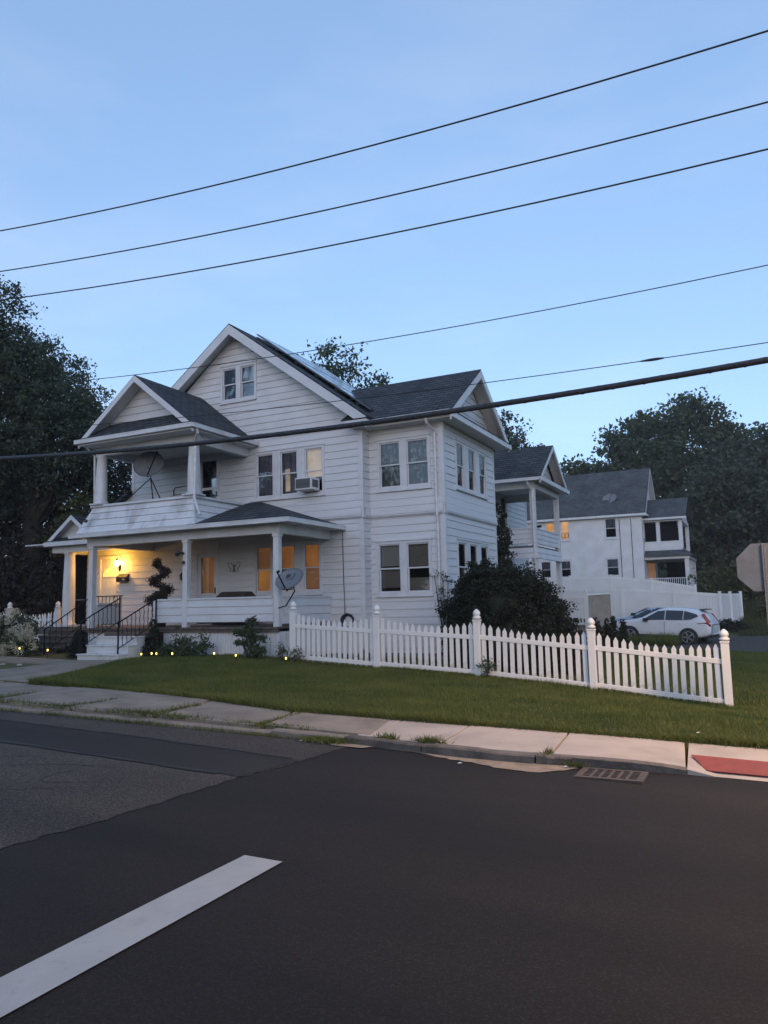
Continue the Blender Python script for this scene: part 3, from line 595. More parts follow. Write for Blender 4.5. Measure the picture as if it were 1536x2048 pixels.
# windows
window_unit((-13.08, YM, 1.91), 0, 2.29, 1.46, 3, house, [[(0, .5, 'lit_curtain'), (.5, 1, 'lit_dim')], [(.52, 1, 'lit_shade'), (0, .5, 'shade_dark'), (.02, .07, 'lit_curtain')], [(.5, 1, 'lit_shade'), (0, .5, 'lit_dim')]], mul=.30)
window_unit((-13.04, YM, 4.65), 0, 2.37, 1.41, 3, house, [FULL('curtain_blue'), [(0, 1, 'curtain_blue')], [(.36, 1, 'lit_peach')]], mul=.26)
obj('shade', MB().box(-12.03, -11.88, YM+.07, YM+.08, 4.85, 5.5).data('shade', 'lit_peach', o=(0, 0, 0)), house)
window_unit((-14.30, YM, 7.71), 0, 1.32, 1.13, 2, house, [[(.45, .92, 'blind')], [(.5, 1, 'blind')]], mul=.17)
window_unit((-9.23, YB, 4.64), 0, 1.59, 1.41, 2, house, [FULL('plastic_sheet'), FULL('plastic_sheet')], mul=.20)
window_unit((-9.31, YB, 1.80), 0, 1.63, 1.46, 2, house, [[(.55, 1, 'blind'), (.11, .53, 'shade_dark')], [(.5, 1, 'shade_dark'), (.05, .3, 'shade_dark')]], mul=.20)
window_unit((XR, 19.11, 4.68), R(90), 2.58, 1.35, 3, house, [[(.5, 1, 'blind')]]*3, mul=.36)
window_unit((XR, 19.02, 1.82), R(90), 2.62, 1.46, 3, house, [[(.0, 1, 'blind')]]*3, mul=.30)
window_unit((XI, 29.9, 4.5), R(90), .9, 1.5, 1, house, [[(.5, 1, 'blind')]]); window_unit((XI, 29.6, 1.9), R(90), 1.0, 1.4, 1, house, [[(.5, 1, 'blind')]])

# doors
d1 = MB(); d1.box(-19.19, -19.13, YM-.05, YM+.06, 1.12, 3.30); d1.box(-18.46, -18.40, YM-.05, YM+.06, 1.12, 3.30); d1.box(-19.13, -18.46, YM-.05, YM+.06, 3.22, 3.30)
d1.box(-19.13, -18.46, YM+.0, YM+.045, 1.12, 3.22); dd = d1.build('front_door', 'door_paint', house)
for x0, x1 in ((-19.05, -18.84), (-18.75, -18.54)):
    MB().box(x0, x1, YM-.012, YM-.0005, 1.98, 2.55).build('door_panel', 'door_paint', dd, bevel=.008); MB().box(x0, x1, YM-.012, YM-.0005, 1.3, 1.85).build('door_panel', 'door_paint', dd, bevel=.008)
cx, cz, rr = -18.795, 2.66, .26
fan = [(cx+rr*math.cos(math.pi*i/14), YM-.004, cz+rr*1.15*math.sin(math.pi*i/14)) for i in range(15)]
MB().prism(fan, (0, .004, 0)).build('fanlight', 'fan_glass', dd)
fr = MB(); fr.tube([(p[0], YM-.008, p[2]) for p in fan], .013, 5); fr.box(cx-rr-.02, cx+rr+.02, YM-.02, YM-.001, cz-.03, cz)
for a in (36, 72, 108, 144): fr.tube([(cx+.07*math.cos(R(a)), YM-.008, cz+.07*math.sin(R(a))), (cx+rr*math.cos(R(a)), YM-.008, cz+rr*1.15*math.sin(R(a)))], .008, 4)
fr.build('fanlight_bar', 'door_paint', dd)
MB().tube([(-18.52, YM, 2.0), (-18.52, YM-.05, 2.0)], .025, 8).build('handle', 'black_iron', dd)
d2 = MB(); d2.box(-15.26, -15.16, YM-.05, YM+.06, 1.12, 3.36); d2.box(-14.44, -14.34, YM-.05, YM+.06, 1.12, 3.36); d2.box(-15.16, -14.44, YM-.05, YM+.06, 3.2, 3.36); d2.box(-15.30, -14.30, YM-.075, YM-.0, 3.36, 3.52)
d2.box(-15.16, -14.44, YM-.0, YM+.04, 1.12, 2.02); d2.box(-15.16, -15.03, YM-.0, YM+.04, 2.02, 3.2); d2.box(-14.55, -14.44, YM-.0, YM+.04, 2.02, 3.2); d2.box(-15.03, -14.55, YM-.0, YM+.04, 3.08, 3.2)
d2 = d2.build('storm_door', 'trim', house); MB().box(-15.03, -14.55, YM+.015, YM+.02, 2.02, 3.08).build('pane', 'glass', d2); MB().box(-15.03, -14.55, YM+.06, YM+.065, 2.02, 3.08).build('shade', 'lit_shade', d2)
MB().box(-14.93, -14.905, YM+.025, YM+.035, 2.02, 3.08).build('glazing_bar', 'shade_dark', d2); MB().box(-14.50, -14.475, YM-.04, YM-.0, 2.0, 2.18).build('handle', 'black_iron', d2)
d3 = MB(); d3.box(-15.10, -15.01, YM-.05, YM+.06, 3.95, 6.10); d3.box(-14.43, -14.34, YM-.05, YM+.06, 3.95, 6.10); d3.box(-15.01, -14.43, YM-.05, YM+.06, 6.0, 6.10); d3.box(-15.01, -14.43, YM, YM+.04, 3.95, 4.3); d3.box(-15.01, -14.43, YM, YM+.04, 5.12, 5.2)
d3 = d3.build('balcony_door', 'trim', house); MB().box(-15.01, -14.43, YM+.012, YM+.018, 4.3, 5.12).build('pane', 'glass', d3); MB().box(-15.01, -14.43, YM+.012, YM+.018, 5.2, 6.0).build('pane', 'glass', d3)
MB().box(-15.0, -14.44, YM+.10, YM+.105, 5.1, 6.0).build('shade', 'shade_dark', d3); MB().box(-14.42, -14.40, YM-.07, YM-.05, 4.9, 5.05).build('handle', 'black_iron', d3)
d4 = MB(); d4.box(-20.62, -20.56, YM-.045, YM+.06, 1.15, 3.42); d4.box(-19.82, -19.76, YM-.045, YM+.06, 1.15, 3.42); d4.box(-20.56, -19.82, YM-.045, YM+.06, 3.36, 3.42)
d4 = d4.build('side_door', 'black_door', house); MB().box(-20.56, -19.82, YM-.01, YM+.03, 1.15, 3.36).build('door_leaf', 'black_door', d4); MB().box(-20.55, -19.83, YM-.03, YM-.01, 1.92, 1.96).build('push_bar', 'galvanised', d4)

# roofs
def roof_slab(name, pts, m, parent, th=.10): 
    return MB().prism(pts, (0, 0, -th)).build(name, m, parent)
RX, RZt, SL = -13.67, 10.0, .745; hw = 4.55
def zr(x): return RZt-SL*abs(x-RX)
yf, yb = 17.40, 34.2
roof_slab('roof', [(RX, yf, RZt), (RX+hw, yf, zr(RX+hw)), (RX+hw, yb, zr(RX+hw)), (RX, yb, RZt)], 'roof_y', house); roof_slab('roof', [(RX, yb, RZt), (RX-hw, yb, zr(RX-hw)), (RX-hw, yf, zr(RX-hw)), (RX, yf, RZt)], 'roof_y', house)
gable_wall('gable_wall', (XL, YM), (XI, YM), RZt-.13, ZE, (0, -1, 0), house, holes=[(-14.30-XL, -12.98-XL, 7.71, 8.84)])
def rake(A, B, nrm, wd=.20, th=.05, drop=.10, soff=.42, parent=house):
    """rake board along the gable edge A (eave) to B (apex), soffit behind it"""
    A, B, n = Vector(A), Vector(B), Vector(nrm); dn = Vector((0, 0, -1))
    MB().prism([A+dn*drop*.4+n*.012, B+dn*drop*.4+n*.012, B+dn*(drop+wd)+n*.012, A+dn*(drop+wd)+n*.012], -n*th).build('rake_board', 'trim', parent)
    MB().prism([A+dn*(drop+.02)-n*(th-.014), B+dn*(drop+.02)-n*(th-.014), B+dn*(drop+.05)-n*(th-.014), A+dn*(drop+.05)-n*(th-.014)], -n*soff).build('soffit', 'soffit', parent)
for s in (-1, 1): rake((RX+s*hw, yf, zr(RX+hw)), (RX, yf, RZt), (0, -1, 0), .24)
def gutter(p, q, nrm, parent=house, sz=.12):
    p, q, n = Vector(p), Vector(q), Vector(nrm); u = Vector((0, 0, 1))
    MB().prism([p, p+n*sz*.75-u*0, p+n*sz, p+n*sz+u*sz*.55, p+n*sz*1.05+u*sz*.95, p+n*sz*.9+u*sz*.95, p+u*sz*.85], q-p).build('gutter', 'gutter', parent)
# eave box returns at main gable and soffit
er = MB(); er.box(RX+hw-.62, RX+hw+.02, yf-.02, YM, 6.36, 6.50); er.build('eave_return', 'trim', house)
MB().prism([(RX+hw-.75, yf-.03, 6.505), (RX+hw+.03, yf-.03, 6.505), (RX+hw+.03, YM, 6.56), (RX+hw-.75, YM, 6.80)], (0, 0, .03)).build('return_roof', 'roof_x', house)
MB().box(RX+hw-.35, RX+hw, YM, 33.8, 6.40, 6.46).build('soffit', 'soffit', house)
# bay cross-gable
yc = (YB+YR)/2; ze = 6.55; hb = 2.52; zrb = 8.30; xe = -6.86; xin = -12.2
def zb(y): return zrb-(zrb-ze)*abs(y-yc)/hb
roof_slab('bay_roof', [(xin, yc-hb, ze), (xe, yc-hb, ze), (xe, yc, zrb), (xin, yc, zrb)], 'roof_x', house); roof_slab('bay_roof', [(xin, yc, zrb), (xe, yc, zrb), (xe, yc+hb, ze), (xin, yc+hb, ze)], 'roof_x', house)
gable_wall('bay_gable', (XR-.02, YB-.25), (XR-.02, YR+.25), zrb-.2, ze+.0, (1, 0, 0), house)
for s in (-1, 1): rake((xe, yc+s*hb, ze), (xe, yc, zrb), (1, 0, 0), .17, soff=.40)
MB().box(XI+.0, xe-.0, yc-hb+.02, YB-.0, 6.36, 6.43).build('soffit', 'soffit', house); MB().box(XR-.02, xe, YB, yc+hb, 6.36, 6.43).build('soffit', 'soffit', house)
MB().box(xe-.02, xe+.06, yc-hb-.03, yc+hb+.03, 6.34, 6.50).build('fascia', 'trim', house)
MB().prism([(XR-.02, yc-hb+.1, 6.66), (xe+.08, yc-hb+.1, 6.505), (xe+.08, yc-hb+.1, 6.49), (XR-.02, yc-hb+.1, 6.49)], (0, 2*hb-.2, 0)).build('pent_roof', 'roof_y', house)
gutter((XI-.1, yc-hb, 6.42), (xe, yc-hb, 6.42), (0, -1, 0))
fz = MB(); fz.box(XI+.03, XR-.11, YB-.025, YB-.001, 6.28, 6.36); fz.build('frieze', 'trim', house)
# downspouts
def spout(pts, parent=house, r=.04): MB().tube(pts, r, 6).build('downspout', 'gutter', parent)
spout([(-7.56, yc-hb-.04, 6.42), (-7.56, yc-hb+.02, 6.28), (-7.49, YB-.075, 6.10), (-7.49, YB-.075, 4.05), (-7.47, YB-.10, 3.9), (-7.47, YB-.075, 3.7), (-7.47, YB-.075, .35)])

# porch
por = house
XPr, YPf = -10.54, 15.37
fl = MB()
nbd = 26
for i in range(nbd):
    y = 15.28+(YM-15.28)*i/nbd
    MB().box(-16.97, XPr+.02, y, y+(YM-15.28)/nbd-.006, 1.055, 1.10).build('floor_board', 'porch_wood', house)
for i in range(12):
    y = 16.62+(YM-16.62)*i/12; MB().box(-20.7, -16.98, y, y+(YM-16.62)/12-.006, 1.055, 1.10).build('floor_board', 'porch_wood', house)
MB().box(-16.95, XPr+.0, 15.33, 15.40, .98, 1.054).build('floor_edge', 'porch_wood', house); MB().box(-20.7, -16.95, 16.62, 16.68, .9, 1.054).build('floor_edge', 'porch_wood', house)
sk = MB(); x = -14.20
while x < XPr-.02: x2 = min(x+.085, XPr); sk.box(x, x2-.006, 15.40, 15.42+random.uniform(-.003, .003), .15, .98); x = x2
sk.box(XPr-.03, XPr, 15.42, YM, .15, .98); sk.box(-16.95, -15.78, 15.40, 15.43, .15, .98); sk.box(-16.95, -16.92, 15.43, 16.6, .15, .98); sk.box(-20.7, -19.8, 16.68, 16.70, .15, .9); sk.box(-18.2, -16.95, 16.68, 16.70, .15, .9)
stuff(sk.build('skirt_panel', 'skirt_paint', house))
for px in (-10.70, -13.56, -16.97):
    mb = MB(); mb.box(px, px+.155, 15.37, 15.525, 1.10, 3.38); mb.box(px-.02, px+.175, 15.35, 15.545, 3.30, 3.378); mb.build('porch_post', 'column_paint', house, bevel=.006)
MB().box(-16.85, -16.80, 16.33, 16.40, 1.1, 1.78).build('rail_post', 'trim', house)
# solid porch rails of three boards each with a cap
def rail(P0, P1, nrm, z0, z1, rows, parent=house, cap=True, m='siding'):
    P0, P1, n = Vector((*P0, 0)), Vector((*P1, 0)), Vector(nrm); L = P1-P0; u = Vector((0, 0, 1))
    core = MB().prism([P0+u*z0-n*.04, P1+u*z0-n*.04, P1+u*z1-n*.04, P0+u*z1-n*.04], n*.038).build('rail_panel', m, parent)
    for k in range(rows):
        a, b = z0+(z1-z0)*k/rows, z0+(z1-z0)*(k+1)/rows; trap_board(core, P0+u*a, P1+u*a, P0+u*b, P1+u*b, n, m)
    if cap: MB().prism([P0+u*z1+n*.04, P1+u*z1+n*.04, P1+u*(z1+.045)+n*.04, P0+u*(z1+.045)+n*.04], -n*.14).build('rail_cap', 'trim', parent)
    return core
rail((-13.40, 15.40), (-10.71, 15.40), (0, -1, 0), 1.22, 1.80, 3); rail((-14.52, 15.40), (-13.565, 15.40), (0, -1, 0), 1.22, 1.80, 3)
rail((XPr+.0, 15.53), (XPr, YM-.025), (1, 0, 0), 1.16, 1.80, 3); rail((-16.84, 16.33), (-16.84, 15.53), (-1, 0, 0), 1.2, 1.74, 3)
MB().box(-14.56, -14.52, 15.38, 15.47, 1.18, 1.82).build('rail_post', 'trim', house)
# beam, ceiling, porch roof
bm = MB(); bm.box(-17.05, XPr+.04, 15.36, 15.53, 3.38, 3.62); bm.box(XPr-.13, XPr+.04, 15.53, YM, 3.38, 3.62); bm.box(-17.05, -16.88, 15.53, YM, 3.38, 3.62); bm.build('porch_beam', 'soffit', house)
MB().box(-17.35, XPr+.38, 15.17, YM-.03, 3.62, 3.66).build('porch_ceiling', 'soffit', house)
zp0, zp1 = 3.74, 4.62
roof_slab('porch_roof', [(-13.2, 15.10, zp0), (-10.13, 15.10, zp0), (-12.87, YM-.02, zp1), (-13.2, YM-.02, zp1)], 'roof_x', house, .06)
roof_slab('porch_roof', [(-10.13, 15.10, zp0), (-10.13, YM-.02, zp0), (-12.87, YM-.02, zp1)], 'roof_y', house, .06)
gutter((-17.42, 15.14, 3.61), (-10.10, 15.14, 3.61), (0, -1, 0)); gutter((-10.14, 15.04, 3.61), (-10.14, YM-.03, 3.61), (1, 0, 0))
# balcony: flared clapboard skirt
bt = [(-16.92, 15.50), (-13.31, 15.50), (-13.31, YM), (-16.92, YM)]; bbm = [(-17.25, 15.17), (-12.98, 15.17), (-12.98, YM), (-17.25, YM)]; zt_, zb_ = 4.50, 3.73
def skirt(i, j, nrm, m):
    n = Vector(nrm).normalized(); A, B, C, D = Vector((*bbm[i], zb_)), Vector((*bbm[j], zb_)), Vector((*bt[j], zt_)), Vector((*bt[i], zt_))
    core = MB().prism([A-n*.05, B-n*.05, C-n*.05, D-n*.05], n*.048).build('balcony_wall', m, house)
    for k in range(4):
        f0, f1 = k/4, (k+1)/4; trap_board(core, A.lerp(D, f0), B.lerp(C, f0), A.lerp(D, f1), B.lerp(C, f1), n, m)
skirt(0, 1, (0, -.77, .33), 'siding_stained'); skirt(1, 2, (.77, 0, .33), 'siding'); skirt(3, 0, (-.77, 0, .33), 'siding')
cb = MB()
for s, (a, c) in ((-1, (0, 0)), (1, (1, 1))):
    A, D = Vector((*bbm[a], zb_)), Vector((*bt[a], zt_)); cb.tube([A, D], .035, 4)
cb.build('corner_board', 'trim', house)
cp = MB(); cp.box(-17.02, -13.21, 15.42, 15.62, 4.50, 4.56); cp.box(-13.42, -13.22, 15.62, YM-.03, 4.50, 4.56); cp.box(-17.02, -16.82, 15.62, YM-.03, 4.50, 4.56); cp.build('rail_cap', 'trim', house)
MB().box(-16.9, -13.3, 15.5, YM-.03, 3.74, 3.80).build('balcony_floor', 'porch_wood', house)
def column(x, y, z0, z1, r0, r1, parent=house):
    hgt = z1-z0; pr = [(r0*(1-(1-r1/r0)*max(0, (t-.3)/.7)**1.4), hgt*t) for t in np.linspace(0, 1, 9)]
    c = MB().lathe([(r0*1.25, 0), (r0*1.25, .035), (r0*1.05, .07)]+[(r, .07+(z-.0)*(hgt-.14)/hgt) for r, z in pr]+[(r1*1.15, hgt-.05), (r1*1.2, hgt)], 20, (x, y, z0)).build('column', 'column_paint', parent, smooth=False)
    for p in c.data.polygons: p.use_smooth = len(p.vertices) == 4
    MB().box(x-r0*1.35, x+r0*1.35, y-r0*1.35, y+r0*1.35, z0-.035, z0-.001).build('plinth', 'trim', c)
    return c
column(-16.74, 15.55, 4.60, 5.98, .165, .135); column(-13.36, 15.55, 4.60, 5.98, .165, .135)
# balcony roof
bx, bz0, bz1, bhw, byf = -15.03, 6.36, 8.00, 2.08, 15.02
roof_slab('balcony_roof', [(bx, byf, bz1), (bx+bhw, byf, bz0), (bx+bhw, YM+.05, bz0), (bx, YM+.05, bz1)], 'roof_y', house, .07); roof_slab('balcony_roof', [(bx, YM+.05, bz1), (bx-bhw, YM+.05, bz0), (bx-bhw, byf, bz0), (bx, byf, bz1)], 'roof_y', house, .07)
gable_wall('balcony_gable', (bx-1.44, 15.50), (bx+1.44, 15.50), bz1-.07, 6.84, (0, -1, 0), house)
for s in (-1, 1): rake((bx+s*bhw, byf, bz0), (bx, byf, bz1), (0, -1, 0), .15, drop=.05, soff=.40)
MB().prism([(bx-bhw+.05, 14.96, 6.40), (bx+bhw-.05, 14.96, 6.40), (bx+1.40, 15.52, 6.86), (bx-1.40, 15.52, 6.86)], (0, .02, -.03)).build('pent_roof', 'roof_x', house)
MB().box(bx-bhw+.05, bx+bhw-.05, 15.0, YM-.03, 6.22, 6.26).build('balcony_ceiling', 'soffit', house)
mb = MB(); mb.box(-16.90, -13.20, 15.46, 15.64, 5.98, 6.22); mb.box(-13.44, -13.26, 15.64, YM-.03, 5.98, 6.22); mb.box(-16.84, -16.66, 15.64, YM-.03, 5.98, 6.22); mb.build('balcony_beam', 'soffit', house)
gutter((bx-bhw-.05, 15.02, 6.265), (bx+bhw+.05, 15.02, 6.265), (0, -1, 0)); gutter((bx+bhw-.04, 14.95, 6.265), (bx+bhw-.04, YM-.05, 6.265), (1, 0, 0)); gutter((bx-bhw+.04, YM-.05, 6.265), (bx-bhw+.04, 14.95, 6.265), (-1, 0, 0))
spout([(-12.95, 15.15, 6.28), (-12.95, 15.2, 6.16), (-13.20, 15.42, 6.0), (-13.17, 15.36, 4.45), (-13.0, 15.3, 4.15), (-12.93, 15.3, 4.0)])
spout([(-17.0, 15.1, 6.28), (-16.98, 15.5, 6.0), (-16.96, 15.52, 4.6)], r=.03)
# left lean-to roof and side entry
roof_slab('lean_to_roof', [(XL+.02, YM-.25, 5.35), (XL+.02, 26.2, 5.35), (XLL-.3, 26.2, 3.45), (XLL-.3, YM-.25, 3.45)], 'roof_y', house)
MB().prism([(XL, YM, ZB), (XL, YM, 5.22), (XLL+.2, YM, ZB-.2), (XLL+.2, YM, ZB-.3)], (0, .1, 0)).build('lean_to_wall', 'siding', house)
ex, eyf, ez1, ez0, ehw = -18.97, 16.45, 4.55, 3.74, 1.08
roof_slab('entry_roof', [(ex, eyf, ez1), (ex+ehw, eyf, ez0), (ex+ehw, YM+.4, ez0), (ex, YM+.4, ez1)], 'roof_y', house, .06); roof_slab('entry_roof', [(ex, YM+.4, ez1), (ex-ehw, YM+.4, ez0), (ex-ehw, eyf, ez0), (ex, eyf, ez1)], 'roof_y', house, .06)
gable_wall('entry_gable', (ex-.8, 16.75), (ex+.8, 16.75), ez1-.1, 3.86, (0, -1, 0), house)
for s in (-1, 1): rake((ex+s*ehw, eyf, ez0), (ex, eyf, ez1), (0, -1, 0), .12, drop=.04, soff=.3)
MB().prism([(ex-ehw+.02, 16.75, 3.90), (ex-ehw+.02, 16.42, 3.76), (ex-ehw+.02, 16.42, 3.72), (ex-ehw+.02, 16.75, 3.72)], (2*ehw-.04, 0, 0)).build('pent_roof', 'roof_x', house)
mb = MB(); mb.box(ex-ehw+.1, -17.1, 16.62, 16.84, 3.40, 3.66); mb.box(ex-ehw+.1, ex-ehw+.3, 16.84, YM, 3.40, 3.66); mb.build('entry_beam', 'soffit', house)
MB().box(ex-ehw-.06, ex+ehw, 16.40, 16.46, 3.60, 3.73).build('fascia', 'trim', house); MB().box(-21.0, -17.3, 16.45, YM-.02, 3.66, 3.70).build('entry_ceiling', 'soffit', house)
column(-19.37, 16.80, 1.14, 3.40, .19, .155)
# solar panels on the right slope
sol = thing('solar_array', 'dark solar panels on rails on the main roof slope', 'solar panels', (-12, 20, 9.2))
sv = Vector((1, 0, -SL)).normalized(); nv = Vector((SL, 0, 1)).normalized()
def onroof(t, y, k): p = Vector((RX, y, RZt))+sv*t+nv*k; return p
for a in range(3):
    for b in range(4):
        t0, y0 = .35+a*1.62, 18.35+b*1.03
        MB().prism([onroof(t0, y0, .10), onroof(t0+1.58, y0, .10), onroof(t0+1.58, y0+1.0, .10), onroof(t0, y0+1.0, .10)], nv*.035).build('solar_panel', 'solar_cell', sol)
        fr = MB()
        for (ta, tb_, ya, yb_) in ((t0-.012, t0+1.592, y0-.012, y0+.012), (t0-.012, t0+1.592, y0+.988, y0+1.012), (t0-.012, t0+.012, y0+.012, y0+.988), (t0+1.568, t0+1.592, y0+.012, y0+.988)):
            fr.prism([onroof(ta, ya, .097), onroof(tb_, ya, .097), onroof(tb_, yb_, .097), onroof(ta, yb_, .097)], nv*.042)
        fr.build('panel_frame', 'solar_rail', sol)
for k in range(6): t0 = .55+k*.85; MB().tube([onroof(t0, 18.15, .06), onroof(t0, 22.6, .06)], .02, 4).build('rail', 'solar_rail', sol); [MB().tube([onroof(t0, y, 0), onroof(t0, y, .07)], .02, 4).build('standoff', 'solar_rail', sol) for y in (18.25, 20.5, 22.4)]

# ------------------------------------------------------------------ steps and iron rails
st = thing('porch_steps', 'white painted steps up to the front porch opening', 'steps', (-15, 14.4, .3))
for i, (y, z) in enumerate(((13.90, .50), (14.20, .71), (14.50, .91), (14.82, 1.00))):
    x0_, x1_ = (-15.72, -14.25)
    MB().box(x0_+.02, x1_-.02, y+.03, 15.32 if i else 15.32, .12 if i == 0 else z-.24, z-.035).build('riser', 'step_paint', st) if i < 3 else None
    if i < 3: MB().box(x0_, x1_, y, y+.36, z-.034, z).build('tread', 'step_paint', st, bevel=.006)
MB().box(-15.70, -14.27, 14.80, 15.32, .3, .98).build('riser', 'brown_step', st)
def iron_rail(name, label, x, ya, yb_, za, zb_, base_a, base_b, bars, parent_loc, top_newel=True):
    t = thing(name, label, 'railing', parent_loc)
    MB().tube([(x, ya, base_a), (x, ya, za+.06)], .022, 6).build('post', 'black_iron', t)
    if top_newel: MB().tube([(x, yb_, base_b), (x, yb_, zb_+.06)], .022, 6).build('post', 'black_iron', t)
    MB().tube([(x, ya-.05, za), (x, yb_, zb_)], .017, 6).build('handrail', 'black_iron', t)
    lo = .62
    MB().tube([(x, ya, za-lo), (x, yb_, zb_-lo)], .012, 5).build('lower_rail', 'black_iron', t)
    for i in range(1, bars):
        k = i/bars; y = ya+(yb_-ya)*k; z = za+(zb_-za)*k
        pts = [(x+.008*math.sin(q*2.2), y+.008*math.cos(q*2.2), z-lo+lo*q/8) for q in range(9)]
        MB().tube(pts, .009, 5).build('baluster', 'black_iron', t)
    return t
iron_rail('iron_railing', 'black iron handrail on the bush side of the white porch steps', -14.38, 14.0, 15.30, 1.25, 1.86, .42, 1.1, 9, (-14.38, 14.6, .5))
iron_rail('iron_railing', 'black iron handrail on the side-door side of the white porch steps', -15.68, 14.0, 15.30, 1.28, 1.90, .42, 1.1, 9, (-15.68, 14.6, .5))
ss = thing('side_steps', 'brown wooden steps up to the black side door', 'steps', (-19, 15.8, .4))
for i in range(5):
    z = 1.02-.155*i; y = 16.62-.30*(i+1); MB().box(-19.75, -18.25, y, y+.32, z-.05, z).build('tread', 'brown_step', ss, bevel=.005); MB().box(-19.72, -18.28, y+.03, y+.05, z-.19, z-.05).build('riser', 'brown_step', ss)
iron_rail('iron_railing', 'black iron handrail beside the brown side steps, next to the picket gate', -19.78, 15.0, 16.55, 1.05, 1.95, .3, 1.1, 8, (-19.78, 15.7, .5)); iron_rail('iron_railing', 'black iron handrail beside the brown side steps, next to the small cone shrub', -18.22, 15.0, 16.55, 1.05, 1.95, .3, 1.1, 8, (-18.22, 15.7, .5))
ir = thing('iron_railing', 'short black iron guard rail on the deck before the fanlight door', 'railing', (-17.6, 16.66, 1.1))
MB().tube([(-18.1, 16.66, 2.0), (-16.95, 16.66, 2.0)], .016, 5).build('handrail', 'black_iron', ir)
for i in range(8): MB().tube([(-18.1+i*.155, 16.66, 1.12), (-18.1+i*.155, 16.66, 2.0)], .009, 5).build('baluster', 'black_iron', ir)

# ------------------------------------------------------------------ rear porch of the corner house
rx, ry0, ry1 = -7.47, 27.14, 30.72
MB().box(XI, rx+.12, ry0-.02, ry1+.14, 3.50, 3.60).build('rear_porch_floor', 'porch_wood', house)
for y in (ry0, ry1): MB().box(rx, rx+.19, y, y+.19, -.6, 5.72).build('porch_post', 'column_paint', house, bevel=.008)
rail((XI+.05, ry0+.06), (rx-.002, ry0+.06), (0, -1, 0), 3.68, 4.22, 3); rail((rx+.13, ry0+.192), (rx+.13, ry1-.002), (1, 0, 0), 3.68, 4.22, 3)
def flare_panel(A, B, n, m='siding'):
    A, B, n = Vector((*A, 0)), Vector((*B, 0)), Vector(n); u = Vector((0, 0, 1)); nn = (n+u*.08).normalized()
    core = MB().prism([A+n*.0+u*3.52, B+u*3.52, B+n*.03+u*3.12, A+n*.03+u*3.12], -n*.04).build('porch_skirt', m, house)
    for k in range(2):
        f0, f1 = k/2, (k+1)/2
        trap_board(core, A+n*(.03*(1-f0))+u*(3.12+.4*f0), B+n*(.03*(1-f0))+u*(3.12+.4*f0), A+n*(.03*(1-f1))+u*(3.12+.4*f1), B+n*(.03*(1-f1))+u*(3.12+.4*f1), nn, m)
flare_panel((XI+.05, ry0-.03), (rx+.2, ry0-.03), (0, -1, 0)); flare_panel((rx+.2, ry0-.03), (rx+.2, ry1+.1), (1, 0, 0))
mb = MB(); mb.box(XI, rx+.2, ry0-.01, ry0+.19, 5.72, 5.98); mb.box(rx-.0, rx+.2, ry0+.19, ry1+.19, 5.721, 5.98); mb.box(XI, rx+.0, ry1, ry1+.19, 5.72, 5.98); mb.build('porch_beam', 'soffit', house)
MB().box(XI, rx+.5, ry0-.35, ry1+.5, 5.981, 6.03).build('porch_ceiling', 'soffit', house)
ryc = (ry0+ry1+.19)/2; rh = 2.2; rze, rzr, rxe = 6.05, 7.62, -6.95
roof_slab('rear_porch_roof', [(-11.2, ryc-rh, rze), (rxe, ryc-rh, rze), (rxe, ryc, rzr), (-11.2, ryc, rzr)], 'roof_x', house, .07); roof_slab('rear_porch_roof', [(-11.2, ryc, rzr), (rxe, ryc, rzr), (rxe, ryc+rh, rze), (-11.2, ryc+rh, rze)], 'roof_x', house, .07)
gable_wall('rear_porch_gable', (rx+.02, ryc-1.95), (rx+.02, ryc+1.95), rzr-.09, 6.14, (1, 0, 0), house)
for s in (-1, 1): rake((rxe, ryc+s*rh, rze), (rxe, ryc, rzr), (1, 0, 0), .15, drop=.05, soff=.35)
MB().box(rxe-.02, rxe+.07, ryc-rh, ryc+rh, 5.93, 6.08).build('fascia', 'trim', house)
MB().prism([(rx+.02, ryc-rh+.1, 6.30), (rxe+.05, ryc-rh+.1, 6.10), (rxe+.05, ryc-rh+.1, 6.085), (rx+.02, ryc-rh+.1, 6.085)], (0, 2*rh-.2, 0)).build('pent_roof', 'roof_y', house)
gutter((XI+.1, ryc-rh, 5.95), (rxe, ryc-rh, 5.95), (0, -1, 0)); spout([(rx+.02, ryc-rh-.05, 5.98), (rx+.05, ryc-rh, 5.85), (rx+.12, ry0-.05, 5.6), (rx+.12, ry0-.05, .2)])
MB().tube([(rx-.1, ry0+.5, 4.32), (rx+.25, ry0+.6, 4.34)], .05, 6).build('planter_pipe', 'black_iron', house)

